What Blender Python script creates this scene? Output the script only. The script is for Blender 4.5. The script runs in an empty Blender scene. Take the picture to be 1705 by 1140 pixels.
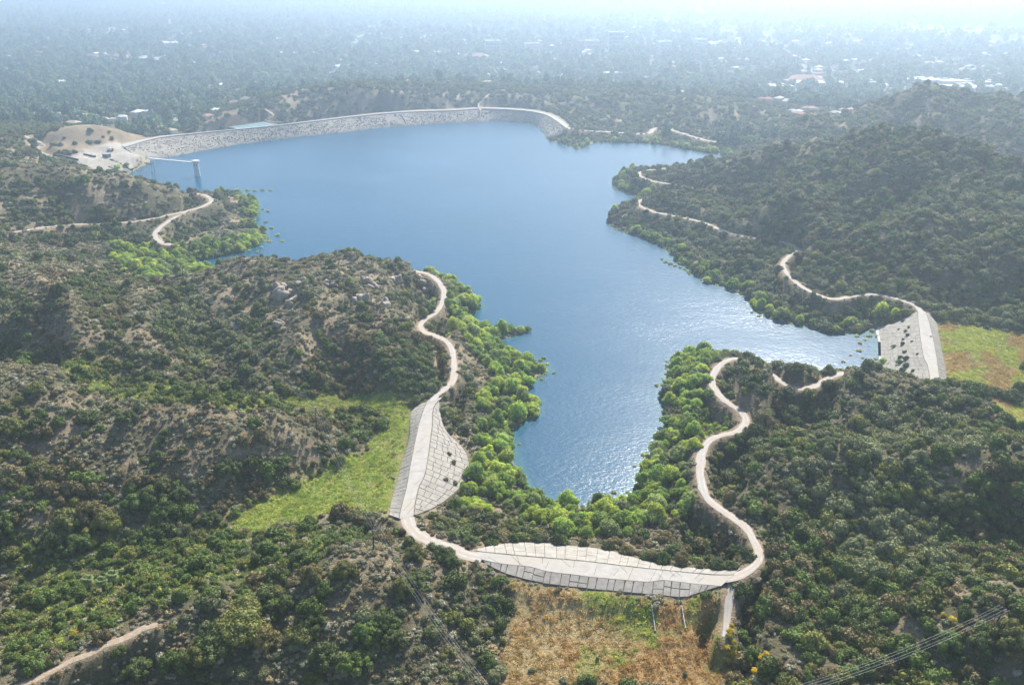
import bpy, bmesh, math, random
import numpy as np
from mathutils import Vector

SC = bpy.context.scene
COL = SC.collection
R = math.radians
rng = np.random.default_rng(7)
random.seed(7)

# ------------------------------------------------------------------ camera, sky, sun, exposure
CAM_H, PITCH, FPX = 220.0, R(23.1), 1476.0          # metres above the water, tilt, focal length in photo pixels
cam = bpy.data.cameras.new('camera')
cam.sensor_width = 36.0
cam.lens = 36.0 * FPX / 1705.0
cam.clip_start, cam.clip_end = 1.0, 120000.0
camo = bpy.data.objects.new('camera', cam)
camo.location = (0, 0, CAM_H)
camo.rotation_euler = (R(90) - PITCH, 0, 0)
COL.objects.link(camo)
SC.camera = camo

SUN_EL, SUN_AZ = R(42), R(19)                        # azimuth measured from +Y towards +X
world = bpy.data.worlds.new('World')
SC.world = world
world.use_nodes = True
wn = world.node_tree
wn.nodes.clear()
sky = wn.nodes.new('ShaderNodeTexSky')
sky.sky_type = 'NISHITA'
sky.sun_disc = False
sky.sun_elevation, sky.sun_rotation = SUN_EL, SUN_AZ
sky.air_density, sky.dust_density, sky.ozone_density = 1.0, 0.7, 1.8
bg = wn.nodes.new('ShaderNodeBackground')
bg.inputs['Strength'].default_value = 0.10
wo = wn.nodes.new('ShaderNodeOutputWorld')
wn.links.new(sky.outputs[0], bg.inputs[0])
wn.links.new(bg.outputs[0], wo.inputs[0])

sl = bpy.data.lights.new('sun', 'SUN')
sl.energy, sl.angle, sl.color = 5.0, R(0.5), (1.0, 0.965, 0.90)
so = bpy.data.objects.new('sun', sl)
sd = Vector((math.sin(SUN_AZ) * math.cos(SUN_EL), math.cos(SUN_AZ) * math.cos(SUN_EL), math.sin(SUN_EL)))
so.rotation_euler = sd.to_track_quat('Z', 'Y').to_euler()
so.location = sd * 400
COL.objects.link(so)

SC.view_settings.view_transform = 'Standard'
SC.view_settings.look = 'None'
SC.view_settings.gamma = 1.0
SC.view_settings.use_curve_mapping = False
SC.view_settings.exposure = 0.95
SC.cycles.use_denoising = True
SC.cycles.denoiser = 'OPENIMAGEDENOISE'
SC.cycles.denoising_input_passes = 'RGB_ALBEDO_NORMAL'
SC.cycles.max_bounces = 6
SC.cycles.diffuse_bounces = 2
SC.cycles.glossy_bounces = 2
SC.cycles.transmission_bounces = 2
SC.cycles.transparent_max_bounces = 4
SC.cycles.volume_bounces = 3
SC.cycles.caustics_reflective = False
SC.cycles.caustics_refractive = False
SC.cycles.sample_clamp_indirect = 4.0

HAZE_DENSITY = 0.00024
HAZE_COLOR = (0.70, 0.84, 1.0, 1)
HAZE_G = 0.72

# ------------------------------------------------------------------ helpers
_s, _c = math.sin(PITCH), math.cos(PITCH)


def ray(px, py):
    cx, cy = (px - 852.5) / FPX, -(py - 570.0) / FPX
    return cx, _c + cy * _s, -_s + cy * _c


def at(px, py, z):
    dx, dy, dz = ray(px, py)
    t = (z - CAM_H) / dz
    return (dx * t, dy * t, z)


def project(x, y, z):
    dz = z - CAM_H
    dep = y * _c - dz * _s
    up = y * _s + dz * _c
    dep = np.maximum(dep, 1e-3)
    return 852.5 + FPX * x / dep, 570.0 - FPX * up / dep, dep


def sstep(a, b, v):
    t = np.clip((v - a) / (b - a), 0, 1)
    return t * t * (3 - 2 * t)


def vnoise(x, y, scale, seed=0):
    x = np.asarray(x, float) / scale + seed * 17.31
    y = np.asarray(y, float) / scale - seed * 9.77
    xi, yi = np.floor(x).astype(np.int64), np.floor(y).astype(np.int64)
    fx, fy = x - xi, y - yi
    fx, fy = fx * fx * (3 - 2 * fx), fy * fy * (3 - 2 * fy)

    def h(a, b):
        n = (a * 374761393 + b * 668265263 + seed * 1274126177) & 0xFFFFFFFF
        n = ((n ^ (n >> 13)) * 1274126177) & 0xFFFFFFFF
        return ((n ^ (n >> 16)) & 0xFFFF) / 65535.0
    a, b, c, d = h(xi, yi), h(xi + 1, yi), h(xi, yi + 1), h(xi + 1, yi + 1)
    return (a * (1 - fx) + b * fx) * (1 - fy) + (c * (1 - fx) + d * fx) * fy


def fbm(x, y, scale, seed=0, octs=4):
    o, a, tot = 0, 1.0, 0
    for k in range(octs):
        o = o + a * vnoise(x, y, scale / 2 ** k, seed + k * 3)
        tot += a
        a *= 0.5
    return o / tot


def crom(pts, step):
    """Catmull-Rom through points (n,k), resampled every STEP metres."""
    p = np.asarray(pts, float)
    p = np.vstack([2 * p[0] - p[1], p, 2 * p[-1] - p[-2]])
    out = []
    for i in range(1, len(p) - 2):
        n = max(2, int(np.linalg.norm(p[i + 1, :2] - p[i, :2]) / step) + 1)
        t = np.linspace(0, 1, n, endpoint=False)[:, None]
        a, b, c, d = p[i - 1], p[i], p[i + 1], p[i + 2]
        out.append(0.5 * (2 * b + (c - a) * t + (2 * a - 5 * b + 4 * c - d) * t ** 2 + (3 * b - a - 3 * c + d) * t ** 3))
    out.append(p[-2][None])
    return np.vstack(out)


def resample(pts, n):
    p = np.asarray(pts, float)
    s = np.concatenate([[0], np.cumsum(np.linalg.norm(np.diff(p, axis=0), axis=1))])
    t = np.linspace(0, s[-1], n)
    return np.stack([np.interp(t, s, p[:, k]) for k in range(p.shape[1])], 1)


def poly_dist(x, y, line, closed=False):
    """distance to a polyline, and the z (or third value) of the nearest point on it"""
    p = np.asarray(line, float)
    q = np.roll(p, -1, 0) if closed else p[1:]
    best = np.full(x.shape, 1e9)
    val = np.zeros(x.shape)
    for a, b in zip(p[: len(q)], q):
        dx, dy = b[0] - a[0], b[1] - a[1]
        L = dx * dx + dy * dy + 1e-9
        t = np.clip(((x - a[0]) * dx + (y - a[1]) * dy) / L, 0, 1)
        d = (x - a[0] - t * dx) ** 2 + (y - a[1] - t * dy) ** 2
        m = d < best
        best = np.where(m, d, best)
        if p.shape[1] > 2:
            val = np.where(m, a[2] + t * (b[2] - a[2]), val)
    return np.sqrt(best), val


def inside(x, y, poly):
    p = np.asarray(poly, float)
    r = np.zeros(x.shape, bool)
    for (x1, y1), (x2, y2) in zip(p[:, :2], np.roll(p[:, :2], -1, 0)):
        c = ((y1 > y) != (y2 > y)) & (x < (x2 - x1) * (y - y1) / (y2 - y1 + 1e-12) + x1)
        r ^= c
    return r


def mesh(name, verts, faces, mats=(), midx=None, smooth=False):
    """verts (n,3); faces: one int array (m,3|4), or a list of them"""
    if isinstance(faces, np.ndarray):
        faces = [faces]
    faces = [np.asarray(f, np.int32) for f in faces if len(f)]
    me = bpy.data.meshes.new(name)
    v = np.asarray(verts, np.float32)
    me.vertices.add(len(v))
    me.vertices.foreach_set('co', v.ravel())
    loops = np.concatenate([f.ravel() for f in faces])
    cnt = np.concatenate([np.full(len(f), f.shape[1], np.int32) for f in faces])
    me.loops.add(len(loops))
    me.loops.foreach_set('vertex_index', loops)
    me.polygons.add(len(cnt))
    me.polygons.foreach_set('loop_start', np.concatenate([[0], np.cumsum(cnt)[:-1]]).astype(np.int32))
    me.polygons.foreach_set('loop_total', cnt)
    if midx is not None:
        me.polygons.foreach_set('material_index', np.asarray(midx, np.int32))
    if smooth:
        me.polygons.foreach_set('use_smooth', np.ones(len(cnt), bool))
    for m in mats:
        me.materials.append(m)
    me.update()
    me.validate()
    return me


def link(name, data, parent=None, loc=None, rot=None, scl=None):
    o = bpy.data.objects.new(name, data)
    COL.objects.link(o)
    if parent is not None:
        o.parent = parent
    if loc is not None:
        o.location = loc
    if rot is not None:
        o.rotation_euler = rot
    if scl is not None:
        o.scale = scl
    return o


def tag(o, label=None, cat=None, group=None, kind=None):
    for k, v in (('label', label), ('category', cat), ('group', group), ('kind', kind)):
        if v:
            o[k] = v
    return o


def empty(name, loc, label, cat, group=None, rz=0.0):
    o = link(name, None, loc=loc, rot=(0, 0, rz))
    o.empty_display_size = 1
    return tag(o, label, cat, group)


class MB:
    """collects boxes, tubes, prisms into one mesh"""

    def __init__(s):
        s.v, s.f = [], []

    def add(s, vs, fs):
        n = len(s.v)
        s.v += [tuple(map(float, p)) for p in vs]
        s.f += [tuple(i + n for i in f) for f in fs]
        return s

    def box(s, c, size, rz=0.0):
        hx, hy, hz = size[0] / 2, size[1] / 2, size[2] / 2
        ca, sa = math.cos(rz), math.sin(rz)
        vs = []
        for z in (-hz, hz):
            for x, y in ((-hx, -hy), (hx, -hy), (hx, hy), (-hx, hy)):
                vs.append((c[0] + x * ca - y * sa, c[1] + x * sa + y * ca, c[2] + z))
        return s.add(vs, [(3, 2, 1, 0), (4, 5, 6, 7), (0, 1, 5, 4), (1, 2, 6, 5), (2, 3, 7, 6), (3, 0, 4, 7)])

    def tube(s, pts, rad, n=8, cap=True):
        pts = [Vector(p) for p in pts]
        rr = rad if isinstance(rad, (list, tuple)) else [rad] * len(pts)
        base = len(s.v)
        for i, p in enumerate(pts):
            d = (pts[min(i + 1, len(pts) - 1)] - pts[max(i - 1, 0)]).normalized()
            u = d.orthogonal().normalized() if abs(d.z) < 0.95 else Vector((1, 0, 0))
            u = (u - d * u.dot(d)).normalized()
            w = d.cross(u)
            for k in range(n):
                a = 2 * math.pi * k / n
                q = p + (u * math.cos(a) + w * math.sin(a)) * rr[i]
                s.v.append(tuple(q))
        for i in range(len(pts) - 1):
            for k in range(n):
                a, b = base + i * n + k, base + i * n + (k + 1) % n
                s.f.append((a, b, b + n, a + n))
        if cap:
            s.f.append(tuple(base + k for k in range(n))[::-1])
            s.f.append(tuple(base + (len(pts) - 1) * n + k for k in range(n)))
        return s

    def lathe(s, prof, c=(0, 0, 0), n=24):
        base = len(s.v)
        for r, z in prof:
            for k in range(n):
                a = 2 * math.pi * k / n
                s.v.append((c[0] + r * math.cos(a), c[1] + r * math.sin(a), c[2] + z))
        for i in range(len(prof) - 1):
            for k in range(n):
                a, b = base + i * n + k, base + i * n + (k + 1) % n
                s.f.append((a, b, b + n, a + n))
        s.f.append(tuple(base + k for k in range(n))[::-1])
        s.f.append(tuple(base + (len(prof) - 1) * n + k for k in range(n)))
        return s

    def build(s, name, mat, parent=None, loc=None, rot=None, smooth=False):
        me = bpy.data.meshes.new(name)
        me.from_pydata(s.v, [], s.f)
        if mat:
            me.materials.append(mat)
        if smooth:
            for p in me.polygons:
                p.use_smooth = True
        me.update()
        return link(name, me, parent, loc, rot)


# ------------------------------------------------------------------ materials
def new_mat(name):
    m = bpy.data.materials.new(name)
    m.use_nodes = True
    nt = m.node_tree
    b = nt.nodes['Principled BSDF']
    b.inputs['Specular IOR Level'].default_value = 0.2
    return m, nt, b


def N(nt, t, **kw):
    n = nt.nodes.new('ShaderNode' + t)
    for k, v in kw.items():
        setattr(n, k, v)
    return n


def mixc(nt, a, b, fac, mode='MIX'):
    n = N(nt, 'Mix', data_type='RGBA', blend_type=mode)
    for sock, val in ((n.inputs['Factor'], fac), (n.inputs['A'], a), (n.inputs['B'], b)):
        if hasattr(val, 'is_linked'):
            nt.links.new(val, sock)
        elif isinstance(val, (int, float)):
            sock.default_value = val
        else:
            sock.default_value = (*val, 1) if len(val) == 3 else val
    return n.outputs['Result']


def noise(nt, scale, detail=4, rough=0.6, vec=None, lo=0.35, hi=0.65):
    n = N(nt, 'TexNoise')
    n.inputs['Scale'].default_value = scale
    n.inputs['Detail'].default_value = detail
    n.inputs['Roughness'].default_value = rough
    if vec is None:
        vec = N(nt, 'NewGeometry').outputs['Position']
    nt.links.new(vec, n.inputs['Vector'])
    r = N(nt, 'MapRange')
    r.inputs['From Min'].default_value = lo
    r.inputs['From Max'].default_value = hi
    nt.links.new(n.outputs['Fac'], r.inputs['Value'])
    return r.outputs['Result']


def bump(nt, b, h, strength=0.5, dist=0.3):
    n = N(nt, 'Bump')
    n.inputs['Strength'].default_value = strength
    n.inputs['Distance'].default_value = dist
    nt.links.new(h, n.inputs['Height'])
    nt.links.new(n.outputs[0], b.inputs['Normal'])


def mottled(name, c1, c2, scale=0.6, rough=0.9, bmp=0.3, c3=None, scale3=0.05):
    m, nt, b = new_mat(name)
    n1 = noise(nt, scale, 5)
    col = mixc(nt, c1, c2, n1)
    if c3:
        col = mixc(nt, col, c3, noise(nt, scale3, 3, lo=0.45, hi=0.75))
    nt.links.new(col, b.inputs['Base Color'])
    b.inputs['Roughness'].default_value = rough
    if bmp:
        bump(nt, b, n1, bmp, 0.2)
    return m


LEAF = 2.2


def foliage_mat(name, tint, trans=0.25, var=0.5):
    """leaf colour of one tint, varied from clump to clump and from plant to plant"""
    tint = tuple(c * LEAF for c in tint)
    m, nt, b = new_mat(name)
    oi = N(nt, 'ObjectInfo')
    tc = N(nt, 'TexCoord')
    n1 = noise(nt, 5.0, 3, vec=tc.outputs['Object'], lo=0.3, hi=0.7)
    dark = tuple(c * k for c, k in zip(tint, (0.62, 0.66, 0.6)))
    lite = tuple(c * k for c, k in zip(tint, (1.5, 1.42, 1.25)))
    col = mixc(nt, dark, lite, n1)
    r = N(nt, 'MapRange')
    r.inputs['To Min'].default_value = 1.0 - var * 0.5
    r.inputs['To Max'].default_value = 1.0 + var * 0.6
    nt.links.new(oi.outputs['Random'], r.inputs['Value'])
    hs = N(nt, 'HueSaturation')
    nt.links.new(col, hs.inputs['Color'])
    nt.links.new(r.outputs[0], hs.inputs['Value'])
    nt.links.new(hs.outputs[0], b.inputs['Base Color'])
    b.inputs['Roughness'].default_value = 0.7
    b.inputs['Specular IOR Level'].default_value = 0.25
    if trans:
        tr = N(nt, 'BsdfTranslucent')
        t2 = mixc(nt, hs.outputs[0], (1.25, 1.3, 0.7), 1.0, 'MULTIPLY')
        nt.links.new(t2, tr.inputs['Color'])
        mx = N(nt, 'MixShader')
        mx.inputs[0].default_value = trans
        nt.links.new(b.outputs[0], mx.inputs[1])
        nt.links.new(tr.outputs[0], mx.inputs[2])
        nt.links.new(mx.outputs[0], nt.nodes['Material Output'].inputs['Surface'])
    return m


def plain(name, col, rough=0.7, spec=0.3, metal=0.0):
    m, nt, b = new_mat(name)
    c2 = tuple(min(1, c * 0.75) for c in col)
    nt.links.new(mixc(nt, col, c2, noise(nt, 1.3, 4)), b.inputs['Base Color'])
    b.inputs['Roughness'].default_value = rough
    b.inputs['Specular IOR Level'].default_value = spec
    b.inputs['Metallic'].default_value = metal
    return m


M = {}
M['bark'] = mottled('bark', (0.12, 0.09, 0.065), (0.07, 0.055, 0.04), 3.0)
M['concrete'] = mottled('slab_concrete', (0.38, 0.345, 0.295), (0.28, 0.255, 0.215), 0.45, 0.9, 0.35, (0.28, 0.25, 0.21), 0.16)
M['crest'] = mottled('crest_concrete', (0.41, 0.38, 0.34), (0.34, 0.31, 0.275), 0.35, 0.9, 0.2, (0.38, 0.335, 0.27), 0.06)
M['joint'] = mottled('joint_soil', (0.19, 0.165, 0.13), (0.07, 0.062, 0.05), 0.5)
M['white'] = plain('white_paint', (0.78, 0.78, 0.76), 0.5)
M['path'] = None
M['grey_steel'] = plain('grey_steel', (0.28, 0.29, 0.30), 0.5, 0.4)
M['dark'] = plain('dark_wall', (0.06, 0.06, 0.065), 0.8)
M['wood'] = mottled('pole_wood', (0.06, 0.048, 0.038), (0.04, 0.032, 0.026), 2.0)
M['wire'] = plain('wire_aluminium', (0.34, 0.34, 0.34), 0.5, 0.4)
M['rock'] = mottled('pale_rock', (0.38, 0.335, 0.28), (0.24, 0.205, 0.17), 0.5, 0.95, 0.8, (0.34, 0.27, 0.2), 0.15)
M['riprap'] = mottled('riprap_stone', (0.35, 0.31, 0.26), (0.24, 0.215, 0.175), 0.35, 0.95, 0.5, (0.27, 0.24, 0.185), 0.05)
M['teal_roof'] = plain('pale_teal_cover', (0.13, 0.23, 0.225), 0.7)
M['red'] = plain('red_paint', (0.5, 0.08, 0.05), 0.5)
M['glass'] = plain('dark_glass', (0.03, 0.035, 0.04), 0.1, 0.5)
M['tyre'] = plain('tyre_rubber', (0.03, 0.03, 0.03), 0.9)

# ------------------------------------------------------------------ terrain: measured points (photo pixel, height) turned into places
SHORE_PX = [(263,264),(241,273),(220,286),(188,297),(196,316),(230,330),(290,332),(335,326),(395,322),(428,345),(420,372),(440,388),
 (435,405),(400,420),(345,430),(318,437),(335,446),(400,452),(500,450),(560,452),(640,455),(700,462),(745,470),(775,488),(797,502),
 (790,520),(778,540),(800,548),(872,552),(850,562),(806,568),(850,590),(905,608),(900,625),(880,640),(868,655),(890,672),(893,690),
 (852,712),(848,740),(856,765),(872,805),(900,832),(950,842),(1000,842),(1045,828),(1070,800),(1082,760),(1102,730),(1110,690),
 (1104,660),(1112,625),(1124,600),(1160,592),(1230,594),(1270,606),(1300,625),(1350,630),(1400,628),(1450,622),(1466,617),(1464,545),
 (1440,552),(1400,556),(1350,547),(1300,533),(1258,517),(1250,500),(1225,484),(1190,472),(1165,462),(1130,436),(1105,412),(1070,396),
 (1030,384),(1017,371),(1016,358),(1027,346),(1047,338),(1066,331),(1048,321),(1024,312),(1022,300),(1043,288),(1062,284),(1090,286),
 (1125,283),(1180,275),(1222,266),(1210,261),(1190,256),(1150,250),(1130,246),(1090,240),(1060,238),(1010,238),(985,240),(965,247),
 (935,240),(914,232),(911,225),(905,222),(895,212),(880,206),(825,202),(770,205),(720,207),(680,210),(640,212),(560,222),(480,230),
 (400,240),(330,252),(290,260)]
SHORE = crom([at(x, y, 0)[:2] for x, y in SHORE_PX + SHORE_PX[:1]], 8.0)[:-1]

CTRL = '''
780 930 15;740 925 16;690 915 18;625 915 22;560 935 22;500 955 21;430 985 20;370 1010 18;300 1025 17;200 1055 15;100 1100 13;40 1135 12;-80 1190 10
700 1000 14;600 1050 12;500 1080 11;400 1080 10;300 1120 7;750 1060 6.5;700 1130 4;600 1140 3;500 1160 0;200 1180 0
200 950 3;300 920 4;400 900 5;500 880 6;600 880 8;100 1000 1;0 1060 -2;0 980 0;-150 1000 -2;640 880 11
420 855 5;500 820 5.5;560 790 6;620 770 7;600 730 8;640 700 10;650 820 9;560 840 6;680 690 12;480 670 14;560 680 12;600 670 13;380 650 17
600 735 9;520 720 19;460 705 24;400 700 27;300 690 30;200 680 33;120 650 36;60 630 38;0 612 40;-100 590 42
500 690 14.5;300 660 17;200 640 19;100 610 22;0 585 26;-100 565 28
300 760 20;300 830 11;300 880 5;200 760 22;200 850 10;100 700 32;100 800 20;100 880 10;0 700 34;0 800 22;0 900 9;420 760 18;420 800 10;520 760 11;500 790 6.5;-120 760 28;-120 900 10
690 447 34;640 440 38;560 440 40;500 445 41;430 455 41;350 465 40;300 472 41;240 478 43;150 480 45;60 485 47;0 488 49;-100 490 52
715 480 22;700 510 20;700 560 23;640 540 30;680 555 25;712 577 17.5;708 556 23;722 560 21;740 620 15.5;720 655 14.5;700 600 20;650 600 24;600 640 17;650 650 15;700 650 15;690 675 13
600 500 34;600 560 28;500 500 36;500 560 30;500 620 20;400 520 36;400 580 28;400 630 19;300 520 37;300 580 29;300 630 20;200 520 40;200 570 32;200 620 22;100 520 43;100 570 33;0 520 46;0 560 34
250 455 10;150 450 16;50 440 24;0 430 30;100 420 20;200 420 10;300 425 5;150 400 15;50 400 24;0 400 28;-100 400 34;0 450 34;100 450 24
400 449 12;500 447 10;560 448 10;640 452 10;700 458 9
0 283 52;60 278 52;130 280 50;180 290 46;240 305 40;290 312 34;325 320 24;340 328 16;-100 285 55
60 330 36;60 370 24;40 385 22;100 375 20;170 372 17;230 368 15.5;280 360 14.5;310 352 14;350 333 14;170 330 34;170 360 22;250 340 24;290 340 18
330 390 8;380 380 5;400 345 5;370 340 8;300 400 10;270 400 12;420 400 1;350 415 3;150 395 13;200 400 10;250 415 7
165 280 8;100 270 14;40 250 32;0 235 38;60 232 32;120 215 34;180 215 30;60 215 30;220 226 18;150 237 20;100 262 15;75 245 19;150 265 13.5;180 252 14;230 240 14;200 275 7;-100 240 42;230 262 10;210 256 13.5;130 257 14;235 254 13.5
100 190 -10;0 205 5;300 205 -8;300 222 -12;200 205 -5;-100 200 0
380 185 20;440 180 26;470 165 34;520 152 42;600 152 42;680 155 38;740 158 34;800 165 26;470 203 13;560 189 16;640 180 18;400 190 21;420 208 12;345 205 8;345 190 0;400 170 0;330 195 -5
830 160 28;880 172 20;900 180 15;940 187 12;960 185 16;1000 172 23;1040 168 25;1090 175 21;1130 190 15;1150 187 17;1200 190 19;1260 187 26;1200 215 11;1090 206 9.5;1010 195 14
1240 240 6;1290 246 10;1300 232 18;1250 207 20
1060 285 12;1090 280 18;1150 275 24;1200 268 30;1260 262 38;1320 255 48;1400 245 62;1460 232 74;1510 228 80;1560 238 80;1620 258 76;1705 285 70;1800 310 66
1200 300 26;1250 300 36;1300 300 44;1250 340 24;1200 345 19;1120 330 18;1075 335 15;1350 330 42;1400 300 54;1450 300 58;1500 350 48;1550 300 62;1600 350 50;1650 300 60;1705 350 50;1450 380 36;1400 400 28;1350 400 24;1320 430 16;1400 450 22;1450 440 26;1500 430 32;1550 420 36;1600 430 34;1650 440 34;1705 430 38;1500 480 17;1560 490 17;1620 500 14;1680 510 14;1600 460 26;1705 480 24;1800 400 44
1330 500 6;1400 520 7;1130 400 7;1200 430 8
1600 560 8;1650 580 7;1600 620 6;1680 640 4;1705 560 8;1640 540 10;1705 690 2;1800 600 8;1590 600 7
1230 600 21;1270 612 26;1300 640 24;1340 658 21;1380 640 22;1410 622 25;1440 615 27;1500 630 27;1560 652 25;1620 670 21;1680 702 16;1720 725 12;1250 640 22;1280 680 20;1300 720 16;1340 700 18;1400 680 21;1400 730 16;1500 690 20;1500 735 16;1600 720 16;1705 745 12
1190 737 14.5;1207 728 21;1197 734 17;1240 740 20;1300 748 25;1380 748 29;1450 745 32;1520 755 32;1600 765 32;1705 770 33;1800 780 34
1300 800 22;1230 800 17;1300 860 16;1450 820 22;1450 880 13;1600 830 23;1600 890 13;1705 850 22;1705 900 13;1250 850 15
1300 920 13;1400 930 12;1500 940 12;1600 930 12;1705 930 12;1350 1000 11;1450 990 13;1550 990 18;1650 980 20;1705 1000 25;1620 1015 25;1540 1030 22;1480 1050 17;1400 1080 12;1650 1080 20;1600 1120 15;1705 1120 20;1500 1110 11;1350 1060 10;1300 1120 7;1250 1060 8;1240 1000 11;1220 960 13.5;1800 960 18;1800 1100 20
839 956 12.6;890 970 12.1;979 982 12.1;1087 992 12.1;1141 997 12.1;1000 1005 10.4;1100 1015 10.2;900 995 10.4;1190 1010 10;1000 1040 7;1100 1060 7;900 1040 7;1000 1120 5;1150 1100 5.5;860 1100 5;800 1000 9;790 960 12.5;800 1080 5;750 1150 3;1200 1080 7;1000 1200 3;1300 1200 4;700 1250 0;1700 1250 10;200 1300 -5;1210 1030 8.5;1150 1012 10.8;1172 1032 10;1188 1052 9;1185 1000 11.4
850 885 8;950 885 6;900 855 2;1000 855 2.5;1080 870 5;1150 900 8;1200 920 11;1120 830 5;1140 780 7;1120 720 5;1150 650 8;1150 612 7;800 850 7;760 870 11;720 880 13;820 800 3.5;830 740 3;780 700 9;800 650 8;850 640 4;780 600 10;850 605 3;790 560 6;770 520 8;760 490 8;1230 905 12
1535 136 84;1518 139 80;1552 140 80;1495 148 71;1580 153 68;1470 157 63;1440 168 55;1610 170 58;1665 168 60;1460 171 54;1430 178 49;1400 187 44;1340 205 34;1600 179 54;1640 179 54;1705 166 60;1800 160 62;1400 212 32;1450 212 36;1550 203 46;1620 230 34;1705 228 40;1640 255 24;1550 230 28;1480 225 26;1720 262 26;1480 165 -20;1620 162 -20;1900 180 60
1400 212 10;1470 200 15;1535 193 15;1600 205 12;1700 200 15;1800 195 15;1340 222 5;1510 275 25;1450 275 22;1400 285 18;1560 280 28;1620 300 30;1700 320 30;1400 165 -22;1535 168 -10;1600 172 -8;1460 178 -4;1700 176 -6;1550 150 -28;1700 160 -25;1300 172 -15
100 120 -40;0 150 -35;200 160 -28;400 150 -30;600 138 -30;800 146 -12;900 150 -12;1000 150 -15;1100 155 -15;1200 160 -10;1300 165 -5;300 120 -40;500 115 -40;700 115 -35;900 120 -35;1100 125 -38;1300 130 -35;1500 120 -38;1700 115 -38;0 100 -40;1850 120 -35;-150 130 -40
'''
ctrl = []
for row in CTRL.replace('\n', ';').split(';'):
    if row.strip():
        a, b, c = map(float, row.split())
        ctrl.append(at(a, b, c))
for x, y in crom([at(px, py, 0)[:2] for px, py in SHORE_PX + SHORE_PX[:1]], 30.0)[:-1]:
    ctrl.append((x, y, 0.0))

# roads: (photo pixel, height) runs; the hidden stretches go on behind the hills
ROADS = {
 'west': (1.85, [(640,452,15),(690,452,14.5),(714,457,14),(730,469,14),(739,485,14),(736.6,503,14),(725,520,14),(709,531,14),(700,541,14),(706,552,14),(722,558,14),
    (736.6,564,14),(747,572,14),(753.7,587,14),(756,608,14),(756,624,14),(750,640,14),(734,652,14),(722,664,14),(715,674,14)]),
 'corner': (2.82, [(677,858,14),(682,874,14),(696,890,14),(720,902,14.2),(750,913,14.3),(780,924,14.2),(803,929,14)]),
 'south': (1.85, [(1188,966,14),(1222,960,14),(1248,948,14),(1262,934,14),(1264,918,14),(1253,895,14),(1238,874,14),(1212,856,14),(1190,840,14),(1175,825,14),
    (1168,800,14),(1166,775,14),(1170,750,14),(1182,733,14),(1202,724,14),(1222,720,14),(1237,711,14),(1242,699,14),(1234,685,14),(1213,671,14),(1195,655,14),
    (1187,640,14),(1187,625,14),(1195,612,14),(1210,600,14),(1235,597,14),(1262,606,14),(1285,624,14),(1308,640,14),(1325,646,14),(1345,646,14),(1365,638,14),
    (1390,625,14),(1420,622,14),(1480,634,14),(1530,648,14),(1558,644,14)]),
 'spur': (1.41, [(1222,962,14),(1216,985,12),(1212,1008,10.2),(1210,1030,8.6),(1208,1060,7.6)]),
 'east': (1.66, [(1536,521,14),(1524,508,14),(1500,500,14),(1475,492,14),(1450,490,14),(1420,493,14),(1390,498,14),(1365,492,14),(1340,480,14),(1320,465,14),(1307,450,14),
    (1304,438,14),(1315,425,14),(1328,416,14),(1310,405,14),(1280,399,14),(1240,393,14),(1200,382,14),(1172,371,14),(1145,364,14),(1115,358,14),(1090,353,14),
    (1070,345,14),(1063,337,14),(1075,331,14),(1110,326,14),(1150,322,14),(1165,316,14),(1130,308,14),(1100,304,14),(1078,299,14),(1064,291,14),(1075,284,13),(1120,279,13),
    (1180,270,12),(1235,262,11),(1285,252,13),(1302,246,14)]),
 'far_shore': (3.0, [(930,203,12.2),(945,213,10.8),(970,217,9.2),(1000,219,8),(1050,222,7),(1080,222,7),(1088,215,8),(1098,213,8.5),(1112,215,8),(1140,223,6.5),(1165,231,5.5),(1200,237,4.2),(1240,232,6)]),
 'point': (2.05, [(300,409,9.5),(272,405,11.5),(258,394,12.5),(264,381,13.5),(286,365,14),(310,352,14),(335,345,14),(352,334,14),(340,325,15),(310,322,15)]),
 'valley': (1.66, [(0,388,25),(40,384,22),(100,375,20),(170,372,17),(230,368,15.5),(280,358,14.5),(310,352,14)]),
 'abutment': (2.25, [(40,226,30),(72,240,20),(62,247,18.5),(72,256,16.5),(100,264,15),(140,266,14)]),
 'hilltop': (1.54, [(440,181,26),(455,192,20),(442,200,14),(470,204,13.5)]),
 'trail': (1.28, [(800,184,14),(797,174,17),(808,163,24),(816,156,27)]),
 'crest_path': (1.35, [(262,1040,16.4),(238,1046,15.9),(222,1056,15.4),(196,1066,15),(172,1074,14.6),(150,1088,14),(122,1098,13.5),(100,1110,13),(60,1130,12.2),(-20,1165,11)]),
}
ROADS = {k: (w, crom([at(*p) for p in pts], 3.0)) for k, (w, pts) in ROADS.items()}

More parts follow.
